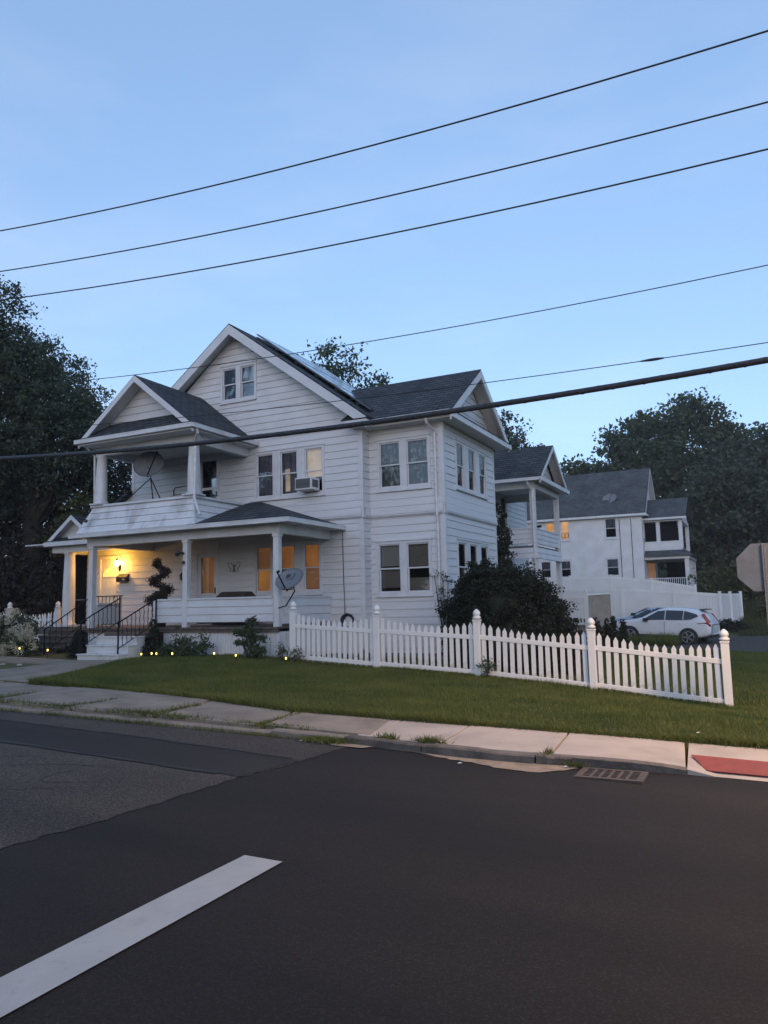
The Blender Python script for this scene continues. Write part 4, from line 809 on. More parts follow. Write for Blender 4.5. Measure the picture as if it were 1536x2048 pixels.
# ------------------------------------------------------------------ things on the front of the house
def dish(name, label, c, n, rx_, ry_, mount, arm_dir, logo=False, txt=False):
    t = thing(name, label, 'satellite dish', (mount[0][0], mount[0][1], mount[0][2])); n = Vector(n).normalized()
    up = Vector((0, 0, 1)); xa = up.cross(n).normalized(); ya = n.cross(xa)
    m = Matrix((xa, ya, n)).transposed().to_4x4(); m.translation = c
    mb = MB(); N = 32; rings = 6
    for i in range(rings+1):
        f = i/rings
        for j in range(N): a = 2*math.pi*j/N; mb.v.append((rx_*f*math.cos(a), ry_*f*math.sin(a), .09*f*f-.09))
    for i in range(rings):
        for j in range(N): a = i*N+j; b = i*N+(j+1) % N; mb.f.append((a, b, b+N, a+N))
    k = len(mb.v); mb.v += [(x, y, z-.012) for x, y, z in mb.v[:k]]; mb.f += [(d+k, c_+k, b+k, a+k) for a, b, c_, d in mb.f[:]]
    for j in range(N): a = rings*N+j; b = rings*N+(j+1) % N; mb.f.append((a, a+k, b+k, b))
    refl = mb.xf(m).build('reflector', 'grey_dish', t, smooth=True)
    L = lambda x, y, z: m @ Vector((x, y, z))
    for p in mount[1]: MB().tube(p, .016, 6).build('mast', 'black_iron', t)
    MB().tube([L(0, -ry_*.9, -.04), L(*arm_dir)], .018, 6).build('feed_arm', 'black_iron', t)
    e = L(*arm_dir); MB().tube([e, e+(L(0, .06, -.03)-L(0, 0, 0))], .032, 8).build('feed_horn', 'black_iron', t)
    MB().tube([L(0, -ry_*.2, -.11), L(0, -ry_*.9, -.10)], .03, 6).build('bracket', 'black_iron', t)
    if logo:
        zz = lambda x, y: .09*((x/rx_)**2+(y/ry_)**2)-.09+.006
        P2 = lambda pts: [L(x, y, zz(x, y)) for x, y in pts]
        MB().face(P2([(-.17, .16), (-.05, .18), (-.045, .12), (-.09, .08), (-.15, .055), (-.17, .10)])).build('logo_mark', 'dish_print', refl)
        MB().face(P2([(-.055, .075), (0.0, .08), (.04, .115), (.045, .17), (.02, .20), (.045, .205), (.075, .17), (.07, .11), (.03, .07), (-.02, .055)])).build('logo_mark', 'dish_print', refl)
    if txt:
        cu = bpy.data.curves.new('lettering', 'FONT'); cu.body = 'DIRECTV'; cu.size = .052; tob = bpy.data.objects.new('tmp', cu); col.objects.link(tob)
        bpy.context.view_layer.update(); me = bpy.data.meshes.new_from_object(tob.evaluated_get(bpy.context.evaluated_depsgraph_get())); bpy.data.objects.remove(tob)
        o = origin_of(t)
        for v in me.vertices: x, y = v.co.x-.13, v.co.y+.01; v.co = L(x, y, zz(x, y)+.002)-o
        me.materials.clear(); me.materials.append(M['dish_print']); lo = bpy.data.objects.new('lettering', me); col.objects.link(lo); lo.parent = refl
    return t
dish('satellite_dish', 'grey satellite dish with dark logo bracketed to the porch post', (-10.12, 15.20, 2.25), (-.05, -.8, .6), .39, .32,
     ((-10.5, 15.4, 1.6), [[(-10.53, 15.36, 1.55), (-10.30, 15.33, 1.60), (-10.05, 15.34, 1.95), (-10.1, 15.3, 2.12)]]), (-.08, -.10, .36), True, True)
dish('satellite_dish', 'large plain grey satellite dish on a tripod on the balcony', (-15.50, 16.1, 5.73), (.36, -.86, .34), .45, .42,
     ((-15.5, 16.1, 4.5), [[(-15.50, 16.2, 5.33), (-15.95, 15.62, 4.57)], [(-15.50, 16.2, 5.33), (-14.85, 15.62, 4.57)], [(-15.50, 16.2, 5.33), (-15.45, 17.2, 3.82)], [(-15.5, 16.2, 5.33), (-15.5, 16.2, 5.6)]]), (.36, .10, .40))
# window air conditioner
ac = thing('window_air_conditioner', 'white window air conditioner in the lit upper front window', 'air conditioner', (-11.05, 17.6, 4.75))
MB().box(-11.36, -10.84, 17.38, 17.84, 4.76, 5.10).build('case', 'ac_case', ac, bevel=.012); MB().box(-11.33, -10.87, 17.37, 17.379, 4.80, 5.06).build('grille', 'ac_grille', ac)
MB().box(-11.34, -10.86, 17.355, 17.369, 4.925, 4.932).build('grille_bar', 'ac_grille', ac)
MB().box(-10.839, -10.837, 17.45, 17.75, 4.83, 5.04).build('side_vent', 'ac_grille', ac)
# porch lantern, lit
lan = thing('wall_lantern', 'lit wall lantern glowing beside the fanlight door', 'lamp', (-18.30, 17.80, 2.9))
MB().box(-18.34, -18.26, 17.80, 17.835, 2.82, 3.02).build('back_plate', 'black_iron', lan); MB().tube([(-18.3, 17.80, 2.92), (-18.3, 17.72, 2.90), (-18.3, 17.70, 2.96)], .012, 6).build('bracket', 'black_iron', lan)
MB().lathe([(.045, 0), (.075, .05), (.08, .12), (.05, .17)], 10, (-18.3, 17.70, 2.97)).build('glass_shade', 'lamp_glow', lan, smooth=True)
MB().lathe([(.055, 0), (.02, .06), (.006, .09)], 8, (-18.3, 17.70, 3.145)).build('cap', 'black_iron', lan)
pl = bpy.data.lights.new('lantern_light', 'POINT'); pl.energy = 56; pl.color = (1, .45, .05); pl.shadow_soft_size = .09; plo = bpy.data.objects.new('lantern_light', pl); col.objects.link(plo); plo.parent = lan; plo.location = Vector((-18.3, 17.58, 3.05))-Vector(lan.location)
l2 = thing('wall_lantern', 'unlit dark wall lantern between the porch post and glazed door', 'lamp', (-15.62, 17.8, 2.4))
MB().box(-15.66, -15.58, 17.80, 17.835, 2.42, 2.62).build('back_plate', 'black_iron', l2); MB().lathe([(.04, 0), (.075, .06), (.085, .17), (.03, .24)], 8, (-15.62, 17.70, 2.42)).build('glass_shade', 'mail_black', l2); MB().tube([(-15.62, 17.8, 2.5), (-15.62, 17.70, 2.34), (-15.62, 17.70, 2.44)], .010, 5).build('bracket', 'black_iron', l2)
mbx = thing('mailbox', 'black wall mailbox under the glowing lantern', 'mailbox', (-18.12, 17.8, 2.5))
MB().prism([(-18.32, 17.835, 2.46), (-18.32, 17.70, 2.46), (-18.32, 17.70, 2.62), (-18.32, 17.835, 2.70)], (.42, 0, 0)).build('box', 'mail_black', mbx); MB().prism([(-18.33, 17.84, 2.705), (-18.33, 17.685, 2.61), (-18.33, 17.685, 2.57), (-18.33, 17.692, 2.57), (-18.33, 17.69, 2.615), (-18.33, 17.84, 2.715)], (.44, 0, 0)).build('lid', 'mail_black', mbx); MB().box(-18.06, -17.98, 17.694, 17.699, 2.52, 2.56).build('card', 'plate', mbx)
cam_ = thing('security_camera', 'black security floodlight clamped to the middle porch post', 'camera', (-13.5, 15.36, 3.0))
MB().tube([(-13.50, 15.36, 3.02), (-13.56, 15.25, 3.04)], .03, 6).build('arm', 'mail_black', cam_); MB().lathe([(.03, 0), (.055, .05), (.06, .14), (.045, .16)], 8).xf(Matrix.Translation((-13.53, 15.24, 3.06)) @ Matrix.Rotation(R(-120), 4, 'Y')).build('head', 'mail_black', cam_); MB().lathe([(.03, 0), (.04, .03), (.035, .07), (.01, .09)], 8, (-13.50, 15.33, 2.74)).build('sensor', 'mail_black', cam_)
MB().lathe([(.03, 0), (.05, .02), (.05, .07), (.02, .09)], 8).xf(Matrix.Translation((-16.84, 15.16, 4.08)) @ Matrix.Rotation(R(90), 4, 'X')).build('vent_cap', 'terracotta', house)
# covered grill
cg = thing('covered_grill', 'brown covered grill behind the porch rail below the wall art', 'grill', (-13.1, 17.0, 1.1))
MB().prism([(-13.75, 16.75, 1.12), (-12.50, 16.75, 1.12), (-12.50, 16.75, 1.80), (-12.72, 16.75, 2.02), (-13.42, 16.75, 2.02), (-13.72, 16.75, 1.80)], (0, .55, 0)).build('cover', 'grill_cover', cg, bevel=.05)
MB().box(-13.8, -12.45, 16.70, 17.34, 1.78, 1.815).build('cover_hem', 'grill_cover', cg)
# butterfly wall art
art = thing('wall_art', 'small dark metal butterfly ornament between the glazed door and windows', 'ornament', (-13.75, 17.8, 2.7))
for s in (-1, 1):
    pts = [(0, 0), (.10, .13), (.22, .15), (.20, .03), (.12, -.02), (.16, -.12), (.06, -.12)]
    MB().tube([(-13.78+s*x, 17.825, 2.74+z) for x, z in pts+[(0, 0)]], .008, 4).build('wing', 'terracotta', art)
MB().tube([(-13.78, 17.82, 2.60), (-13.78, 17.82, 2.84)], .014, 5).build('body', 'terracotta', art)
# balcony chair with cushion
ch = thing('patio_chair', 'black metal patio chair with pink cushion on the balcony', 'chair', (-14.0, 16.2, 3.8))
MB().tube([(-14.45, 16.0, 4.62), (-14.45, 16.0, 4.86), (-14.40, 16.0, 4.92), (-13.7, 16.0, 4.95), (-13.66, 16.0, 4.62)], .018, 6).build('back_frame', 'black_iron', ch); MB().tube([(-14.44, 16.0, 4.72), (-13.68, 16.0, 4.74)], .012, 5).build('back_bar', 'black_iron', ch)
MB().box(-14.42, -13.72, 15.75, 16.2, 4.40, 4.66).build('cushion', 'cushion', ch, bevel=.04)
for x in (-14.42, -13.7):
    for y in (15.75, 16.3): MB().tube([(x, y, 3.80), (x, y, 4.42)], .015, 5).build('leg', 'black_iron', ch)
# service cable down the wall and hose reel
tag(MB().tube([(-10.10, YM-.04, 3.75), (-10.12, YM-.045, 3.6), (-10.11, YM-.04, 2.4), (-10.08, YM-.045, 1.5), (-10.08, YM-.04, .55)], .010, 5).build('wall_cable', 'wire'), 'thin black cable running down the wall from the porch gutter', 'cable')
hr = thing('garden_hose', 'dark garden hose coiled on the wall behind the picket fence', 'hose', (-9.95, 17.7, 1.0))
for k in range(4): MB().tube([(-9.98+(.15+.02*k)*math.cos(a), YM-.06-.015*k, 1.15+(.15+.02*k)*math.sin(a)) for a in np.linspace(0, 2*math.pi, 15)], .012, 5).build('coil', 'wire', hr)
MB().tube([(-9.98, YM, 1.34), (-9.98, YM-.14, 1.36)], .02, 5).build('hook', 'black_iron', hr)
# spiral topiary in a pot on the porch
tp = thing('spiral_topiary', 'dark spiral topiary in a pot on the porch by the step opening', 'plant', (-14.85, 15.95, 1.1))
MB().lathe([(.15, 0), (.21, .34), (.23, .36), (.2, .38)], 12, (-14.85, 15.95, 1.1)).build('pot', 'terracotta', tp, smooth=True)
MB().tube([(-14.85, 15.95, 1.45), (-14.85, 15.95, 2.9)], .02, 5).build('stem', 'bark', tp)
MB().lathe([(.17, 0), (.22, .1), (.2, .5), (.14, .62)], 12, (-14.85, 15.95, 1.46)).build('wrap', 'mail_black', tp, smooth=True)
def leaf_quads(C, size, aspect=.6, flat=0.0, lean=None):
    """diamond leaves at centres C with random orientation"""
    n = len(C); size = np.broadcast_to(size, (n,))[:, None]
    a = rng.normal(size=(n, 3)); a[:, 2] *= (1-flat); a /= np.linalg.norm(a, axis=1)[:, None]
    b = rng.normal(size=(n, 3)); b = np.cross(a, b); b /= np.linalg.norm(b, axis=1)[:, None]
    V = np.stack([C-a*size*.5, C+b*size*aspect*.5, C+a*size*.5, C-b*size*aspect*.5], 1).reshape(-1, 3)
    return V, np.arange(4*n).reshape(n, 4)
def leaves(name, C, size, m, parent=None, aspect=.6):
    V, F = leaf_quads(np.asarray(C), size, aspect); return npmesh(name, V, F, m, parent)
t_ = rng.random(5200); ang = t_*2*math.pi*2.6+1.0; rad = .34*(1-t_)**.7+.13
cc = np.stack([-14.85+rad*.62*np.cos(ang), 15.95+rad*.62*np.sin(ang), 1.62+t_*1.30], 1)+rng.normal(size=(5200, 3))*np.stack([.10*(1.15-t_*.45)]*3, 1)*np.array([1, 1, .75])*.72
leaves('foliage', cc, .05, 'leaf_red', tp)

# ------------------------------------------------------------------ picket fences
def picket_mesh(hh):
    mb = MB(); w_, t = .043, .011; mb.v = []
    prof = [(-w_, 0), (w_, 0), (w_, hh-.075), (0, hh), (-w_, hh-.075)]
    mb.prism([(x, -t, z) for x, z in prof], (0, 2*t, 0)); return mb
def fence(name, label, posts, npk, mp='picket_vinyl', scallop=.13, top=1.12, odd=()):
    t = thing(name, label, 'fence', posts[0])
    PK = {}
    def post(p, hh=1.18):
        po = MB().box(p[0]-.07, p[0]+.07, p[1]-.07, p[1]+.07, p[2]-.25, p[2]+hh).build('post', 'post_vinyl', t, bevel=.008)
        MB().box(p[0]-.08, p[0]+.08, p[1]-.08, p[1]+.08, p[2]+hh-.03, p[2]+hh+.0).build('post_collar', 'post_vinyl', po, bevel=.006)
        MB().lathe([(.05, 0), (.085, .02), (.09, .05), (.055, .075), (.075, .095), (.08, .13), (.065, .17), (.03, .205), (.004, .22)], 12, (p[0], p[1], p[2]+hh)).build('post_cap', 'post_vinyl', po, smooth=True)
    for p in posts: post(p)
    cnt = 0
    for a, b in zip(posts[:-1], posts[1:]):
        a, b = Vector(a), Vector(b); d = b-a; dh = Vector((d.x, d.y, 0)).normalized(); L = Vector((d.x, d.y, 0)).length; rz = math.atan2(dh.y, dh.x); nn = Vector((-dh.y, dh.x, 0))
        for (z0, z1, th) in ((.77, .86, .022), (.06, .15, .022)):
            A, B = a+dh*.07, b-dh*.07
            MB().prism([A+Vector((0, 0, z0))-nn*th, B+Vector((0, 0, z0))-nn*th, B+Vector((0, 0, z1))-nn*th, A+Vector((0, 0, z1))-nn*th], nn*2*th).build('rail', 'post_vinyl', t, bevel=.005)
        for i in range(npk):
            s = (i+.5)/npk; q = a+dh*(.07+(L-.14)*s); z = a.z+(b.z-a.z)*((.07+(L-.14)*s)/L)
            hh = round(top-scallop*math.sin(math.pi*s)**.8, 3); m_ = 'blue_picket' if cnt in odd else mp
            if (hh, m_) not in PK: PK[(hh, m_)] = picket_mesh(hh).data('picket', m_)
            o = obj('picket', PK[(hh, m_)], t, (q.x, q.y, z+.02), rz); o.rotation_euler.y = random.gauss(0, .011); cnt += 1
    return t
FP = [(-9.94, 15.1, .31), (-7.73, 15.1, .18), (-5.39, 15.1, .05), (-3.05, 15.1, -.155), (-.69, 15.1, -.385)]
fence('picket_fence', 'long white picket fence with ball-capped posts across the side lawn', FP, 15, odd=(44, 59))
fence('picket_fence', 'short white picket fence beyond the hydrangea left of the side steps', [(-24.6, 16.9, .55), (-22.2, 16.9, .52), (-19.95, 16.9, .50)], 15, top=1.1)

# ------------------------------------------------------------------ vegetation
def blob_leaves(blobs, n, clump, sig, fill=.5, keep=None):
    vol = np.array([b[3]*b[4]+b[4]*b[5]+b[3]*b[5] for b in blobs]); vol = vol/vol.sum(); out_ = []
    for b, f in zip(blobs, vol):
        k = max(3, int(n*f/clump)); d = rng.normal(size=(k, 3)); d /= np.linalg.norm(d, axis=1)[:, None]
        r = fill+(1-fill)*rng.random(k)**.6; r *= 1+rng.normal(size=k)*.10
        c = np.array(b[:3])+d*np.array(b[3:6])*r[:, None]
        m_ = clump*(.5+rng.random(k)); m_ = m_.astype(int); c = np.repeat(c, m_, 0)
        s = np.repeat(sig*(.6+.8*rng.random(k)), m_)[:, None]
        out_.append(c+np.clip(rng.normal(size=c.shape), -1.7, 1.7)*s*np.array([1, 1, .7]))
    return np.concatenate(out_)
def tree(name, label, base, blobs, n, leaf, m, trunk_r=.25, clump=45, sig=.35, fill=.45, group=None, cat='tree', aspect=.6):
    t = thing(name, label, cat, base, group); b0 = Vector(base); top = Vector(np.mean([b[:3] for b in blobs], 0)); fork = b0.lerp(Vector((top.x, top.y, top.z)), .5)
    mb = MB(); mb.tube([b0-Vector((0, 0, .3)), b0.lerp(fork, .5)+Vector((.1, 0, 0)), fork], [trunk_r*1.25, trunk_r, trunk_r*.8], 8)
    for b in blobs:
        c = Vector(b[:3]); mid = fork.lerp(c, .5)+Vector((random.uniform(-.4, .4), random.uniform(-.4, .4), .3)); mb.tube([fork, mid, c], [trunk_r*.6, trunk_r*.35, trunk_r*.15], 6)
        for q in range(3):
            e = c+Vector((random.uniform(-1, 1)*b[3], random.uniform(-1, 1)*b[4], random.uniform(-.3, 1)*b[5]))*.8; mb.tube([mid, c.lerp(e, .5), e], [trunk_r*.25, trunk_r*.14, trunk_r*.05], 5)
    mb.build('trunk', 'bark', t); C = blob_leaves(blobs, n, clump, sig, fill)
    leaves('crown', C, leaf*(.6+.8*rng.random(len(C))), m, t, aspect); return t
def shrub(name, label, base, blobs, n, leaf, m, clump=30, sig=.1, fill=.6, group=None, cat='shrub', stem=True, aspect=.6, core=0):
    t = thing(name, label, cat, base, group); C = blob_leaves(blobs, n, clump, sig, fill); C = C[C[:, 2] > base[2]-.05]
    leaves('foliage', C, leaf*(.6+.8*rng.random(len(C))), m, t, aspect)
    if core:
        cm = MB()
        for b in blobs: cm.lathe([(b[3]*core*math.sin(a), -b[5]*core*math.cos(a)) for a in np.linspace(.1, 3.04, 8)], 12, b[:3])
        cm.v = [(x, y, max(z, base[2])) for x, y, z in cm.v]; stuff(cm.build('inner_growth', m, t, smooth=True))
    mb = MB(); 
    for b in blobs: mb.tube([(base[0]+random.uniform(-.05, .05), base[1], base[2]-.1), tuple(b[:3])], [.03, .008], 5)
    if stem: mb.build('stem', 'bark', t)
    return t
# left: big trees beyond the side entry
tree('broadleaf_tree', 'tall dark leafy tree towering beside the house over the side door', (-24.5, 19.5, .6),
     [(-25.2, 18.6, 10.6, 1.9, 2.2, 1.9), (-24.5, 17.5, 12.6, 1.1, 1.2, 1.3), (-22.9, 19.2, 9.0, 1.4, 1.6, 1.1), (-23.6, 18.4, 10.6, 1.0, 1.2, .8), (-22.0, 19.5, 8.5, 1.0, 1.2, .9), (-26.5, 20.5, 9.6, 3, 3, 3), (-23.8, 19.8, 7.2, 2.4, 2.4, 1.6), (-26, 18.5, 7.2, 2.8, 2.4, 2.4), (-22.0, 20.3, 7.0, 1.2, 1.6, 1.1)], 78000, .125, 'leaf_dark', .4, 70, .25)
tree('broadleaf_tree', 'low tree behind the side entry gable, lens-flare red-brown put into its leaves', (-23.6, 21.5, .6), [(-23.6, 21.2, 5.6, 2.6, 2.2, 2.2), (-25.6, 19.8, 4.8, 2.4, 2, 2.2), (-22.6, 22.0, 4.0, 2, 2, 2), (-27, 19.5, 6.2, 2.4, 2.2, 2.2)], 26000, .16, 'leaf_red', .22, 50, .28)  # red-brown of a lens flare is painted into the leaf colour
tree('broadleaf_tree', 'dark tree seen between the balcony column and the house corner', (-24.0, 27.5, .6), [(-24.2, 27.5, 8.2, 2.8, 2.5, 2.4), (-22.6, 28.5, 5.6, 2.4, 2.2, 2.4), (-24.5, 26.5, 5, 3, 2.4, 2.6), (-22.4, 27.0, 9.6, 1.6, 1.6, 1.5)], 22000, .18, 'leaf_dark', .3, 40, .35)
tree('broadleaf_tree', 'yellowish green young tree behind the left balcony column', (-22.0, 19.4, .6), [(-21.6, 19.4, 5.0, .75, .8, .9), (-21.9, 19.3, 4.0, 1.0, .9, .8)], 5000, .12, 'leaf_olive', .1, 30, .18)
shrub('hedge_shrub', 'dark hedge filling the yard behind the short picket fence', (-23.5, 18.6, .5), [(-21.8, 18.8, 1.8, 1.4, .9, 1.7), (-23.4, 18.6, 2.0, 1.5, .9, 1.8), (-25.2, 18.4, 2.2, 1.6, .9, 1.9), (-26.9, 18.2, 2.2, 1.6, .9, 2.0)], 26000, .13, 'leaf_red', 40, .22, .45, cat='hedge')  # same red-brown leaves, coloured after the lens flare
# behind the roof and between the roofs
tree('broadleaf_tree', 'leafy tree top showing above the solar panels', (-20.0, 36, .8), [(-20.3, 35.4, 14.4, 1.7, 1.4, 1.6), (-18.6, 36.4, 13.0, 1.5, 1.3, 1.3), (-22.1, 34.6, 13.6, 1.3, 1.2, 1.4), (-19.6, 36, 11.6, 2.4, 2, 1.6)], 5600, .22, 'leaf_mid', .35, 26, .36, .3)
tree('broadleaf_tree', 'dark rounded tree top behind the bay gable', (-20.6, 68, 3), [(-21.2, 67.5, 16.4, 2.5, 2.2, 2.6), (-19.2, 69, 14.0, 2.2, 2, 2.2), (-22.6, 67, 13.6, 3.2, 2.6, 3)], 8000, .36, 'leaf_dark', .4, 34, .45, .35)
tree('conifer_tree', 'small dark conifer top above the rear porch roof', (-18.2, 70.5, 3), [(-18.2, 70.5, 15.6, .3, .3, 1.0), (-18.2, 70.5, 14.2, .7, .7, .9), (-18.2, 70.5, 12.6, 1.2, 1.2, 1.1), (-18.2, 70.5, 10.6, 1.7, 1.7, 1.4)], 5000, .28, 'leaf_dark', .18, 25, .22, .3)
# right: trees beyond the second house
tree('broadleaf_tree', 'tall spreading tree rising above the far house roof', (-6, 84, 6), [(-5.0, 84.2, 21.2, 2.2, 2, 1.9), (-7.4, 83.6, 19.8, 2.2, 2, 2.0), (-10.6, 82.6, 19.2, 1.7, 1.6, 1.8), (-13.0, 81.4, 17.8, 1.6, 1.6, 1.7), (-3.0, 85, 18.4, 2.2, 2, 1.9), (-.4, 85, 17.0, 1.6, 1.6, 1.6), (-11.4, 82, 16.4, 2.2, 2, 1.6), (-7, 83, 16.6, 3.6, 3, 2.0), (-14.2, 80.5, 14.2, 2.6, 2.4, 1.6), (-9.5, 82, 13.6, 4.4, 3, 2.0), (-3, 85, 14.2, 4, 3, 2.4), (-15.4, 80, 12.0, 2.4, 2, 1.6), (-16.4, 79.5, 14.8, 1.5, 1.5, 1.5), (-17.2, 79, 12.6, 1.6, 1.6, 1.6)], 28000, .46, 'leaf_mid', .55, 40, .55, .35)
tree('broadleaf_tree', 'rounded dark tree at the far right beside the tall spreading tree', (1.5, 78, 6), [(1.8, 78, 14.4, 3.2, 3, 2.6), (-1.6, 78.5, 13.6, 2.6, 2.4, 2.6), (4.6, 77, 13.6, 3.4, 3, 3.2), (.5, 76, 11, 4, 3, 3)], 12000, .5, 'leaf_dark', .4, 36, .55, .35)
tree('broadleaf_tree', 'dark tree behind the far porch', (-3.2, 68, 4), [(-3.4, 68, 9.4, 3, 2.4, 2.8), (-.6, 68.6, 9.6, 2.8, 2.4, 2.8), (-2.4, 67, 6.2, 3.4, 2.4, 2.4), (1.8, 67, 8, 2.6, 2.4, 2.6)], 15000, .38, 'leaf_dark', .3, 42, .45, .3)
C = blob_leaves([(x, 72+2*random.random(), h(x, 72)+3.2, 3.4, 2.4, 4.2) for x in np.arange(-30, 34, 3.6)], 34000, 40, .6, .35)
C = np.concatenate([C, blob_leaves([(x, 92+4*random.random(), h(x, 92)+6, 4.4, 3, 6) for x in np.arange(-70, 60, 6)], 26000, 40, .9, .35)])
wd = leaves('woodland', C, .55*(.6+.8*rng.random(len(C))), 'leaf_dark'); stuff(wd); tag(wd, 'dark wooded hillside behind the far house', 'woodland')
C = blob_leaves([(x, 30+6*random.random(), 3.5, 3.4, 2.4, 3.8) for x in np.arange(-60, -26, 4)], 24000, 40, .5, .4)
wd = leaves('woodland', C, .34*(.6+.8*rng.random(len(C))), 'leaf_dark'); stuff(wd); tag(wd, 'dark thicket beyond the side yard at the picket gate', 'woodland')
shrub('bush', 'olive brush pile behind the white fence end', (-1.2, 52, .9), [(-2.4, 52.5, 2.2, 1.6, 1.2, 1.2), (-.3, 52, 2.4, 1.8, 1.2, 1.5), (1.8, 51, 2.6, 1.8, 1.2, 1.6)], 9000, .22, 'leaf_olive', 36, .28, .4, cat='bush')
shrub('bush', 'rounded bush on the grass slope right of the white fence', (.6, 46.5, .3), [(.4, 46.5, .9, .9, .7, .8), (1.8, 46.2, 1.0, 1.0, .7, .9)], 4000, .15, 'leaf_olive', 30, .16, .4, cat='bush')
shrub('bush', 'low weeds at the foot of the white fence by the car', (-1.5, 42.5, -.1), [(-1.9, 42.6, .15, .5, .3, .35), (-1.2, 42.6, .1, .45, .3, .3)], 1300, .12, 'leaf_hedge', 24, .1, .3, cat='weeds')
for i, (x, y) in enumerate(((-25, -13), (-33, -12), (-41, -14), (-18, -15), (-50, -15), (6, -16))):
    tree('street_tree', ['tree across the street opposite the walk', 'broad tree across the street beside the walk tree', 'tree across the street up the hill', 'smaller tree across the street opposite the bay', 'last tree up the street on the far pavement', 'tree across the street behind the stop line'][i], (x, y, zroad(max(x, -40))), [(x, y, 7.5, 3.4, 3, 3), (x+2, y+1, 5.2, 2.6, 2.4, 2.2), (x-2.2, y, 5, 2.6, 2.4, 2.4), (x, y-.5, 10, 2, 2, 1.8), (x+.5, y+.5, 3, 3, 2, 2)], 7000, .42, 'leaf_mid', .3, 40, .5, .35)
C = blob_leaves([(x, -20, 2.5, 3, 2, 3.2) for x in np.arange(-66, 30, 4.5)], 16000, 40, .5, .3); wd = leaves('woodland', C, .6, 'leaf_dark'); stuff(wd); tag(wd, 'dark hedge line across the street behind the street trees', 'woodland')
# the big dark hedge bush at the bay corner
shrub('large_bush', 'huge dark evergreen bush covering the foot of the side bay', (-5.4, 17.0, 0), [(-6.40, 17.1, 1.0, .55, .6, 1.1), (-5.95, 17.0, 1.5, .65, .6, 1.0), (-5.55, 16.9, 1.45, .7, .7, 1.05), (-4.95, 17.0, 1.4, .68, .7, .98), (-4.5, 17.1, .95, .62, .7, 1.05), (-5.2, 16.6, .6, 1.2, .6, .9), (-6.2, 16.8, .65, .45, .5, .9), (-4.25, 17.2, .5, .55, .6, .75), (-5.3, 16.7, 1.5, .8, .5, .9)], 120000, .056, 'leaf_hedge', 60, .07, .62, cat='bush', core=.58)
shrub('climbing_vine', 'straggly vine climbing the bay corner downspout', (-7.25, 18.05, .2), [(-7.34, 18.1, 2.2, .14, .06, .25), (-7.42, 18.1, 1.75, .10, .06, .5), (-7.2, 18.1, 2.1, .2, .08, .12), (-7.2, 18.0, .9, .16, .1, .7), (-7.58, 18.12, 2.3, .16, .05, .07)], 560, .05, 'leaf_hedge', 10, .055, .2, cat='vine')
shrub('columnar_cedar', 'tall narrow dark cedar against the back of the side bay', (-7.55, 23.6, -.2), [(-7.55, 23.6, z, .50*(1-(z/4.7)**2)+.12, .5*(1-(z/4.7)**2)+.12, .55) for z in np.arange(.3, 4.6, .55)], 17000, .085, 'leaf_cedar', 30, .07, .55, cat='cedar')
# front beds
def cone_shrub(label, x, y, hh, r, m='leaf_cedar', n=4200, leaf=.05):
    z0 = h(x, y); shrub('cone_shrub', label, (x, y, z0), [(x, y, z0+hh*f, r*(1-f*.92)*(.8 if f < .12 else 1), r*(1-f*.92), hh*.13) for f in (.08, .22, .38, .54, .70, .85)], n, leaf, m, 20, .035, .6)
cone_shrub('small cone evergreen beside the right end of the white steps', -14.02, 14.85, 1.0, .30)
cone_shrub('small dark evergreen between the white steps and brown steps', -16.6, 14.75, .8, .30)
for i, (x, y, hh, m) in enumerate(((-5.72, 29.3, 1.32, 'leaf_red'), (-5.36, 29.5, 1.3, 'leaf_cedar'), (-5.10, 29.4, 1.5, 'leaf_cedar'), (-4.80, 29.6, 1.28, 'leaf_cedar'))):
    cone_shrub(['browned cone shrub against the tan deck wall', 'wide dark cone shrub next to the browned one', 'tallest dark cone shrub in front of the parked cars', 'small dark cone shrub at the nose of the white car'][i], x, y, hh, .33, m, 2600, .09)
shrub('leafy_plant', 'bushy green plant at the porch skirt with upright shoots', (-12.9, 14.85, .38), [(-12.75, 14.85, .62, .45, .3, .3), (-13.25, 14.85, .85, .08, .08, .3), (-12.35, 14.85, .8, .08, .08, .25), (-13.0, 14.8, .55, .3, .2, .25)], 2600, .085, 'leaf_mid', 22, .06, .3, cat='plant', aspect=.35)
shrub('leafy_plant', 'feathery sapling with drooping fronds at the porch skirt', (-10.95, 14.8, .36), [(-10.95, 14.8, .95, .14, .12, .35), (-11.25, 14.8, 1.0, .22, .1, .08), (-10.65, 14.8, .85, .2, .1, .06), (-11.2, 14.8, .75, .2, .1, .05), (-10.75, 14.75, .55, .25, .15, .15), (-10.9, 14.8, 1.25, .12, .1, .1)], 2200, .10, 'leaf_mid', 16, .045, .2, cat='plant', aspect=.3)
shrub('leafy_plant', 'low green plant between the cone evergreen and the bushy plant', (-13.55, 14.8, .37), [(-13.55, 14.8, .5, .25, .2, .18)], 900, .08, 'leaf_mid', 20, .05, .3, cat='plant', aspect=.35)
shrub('leafy_plant', 'pale weeds at the first post of the long picket fence', (-10.05, 14.85, .33), [(-10.1, 14.85, .55, .12, .1, .25), (-9.75, 14.9, .45, .15, .1, .18)], 500, .09, 'leaf_olive', 14, .05, .2, cat='plant', aspect=.2)
shrub('leafy_plant', 'weed sprouting at the middle post of the long picket fence', (-5.2, 14.95, .06), [(-5.15, 14.95, .28, .18, .08, .2)], 260, .06, 'leaf_mid', 12, .05, .2, cat='plant', aspect=.4)
hy = thing('hydrangea_bush', 'hydrangea bush full of cream flower heads before the short picket fence', 'bush', (-18.9, 14.5, .4))
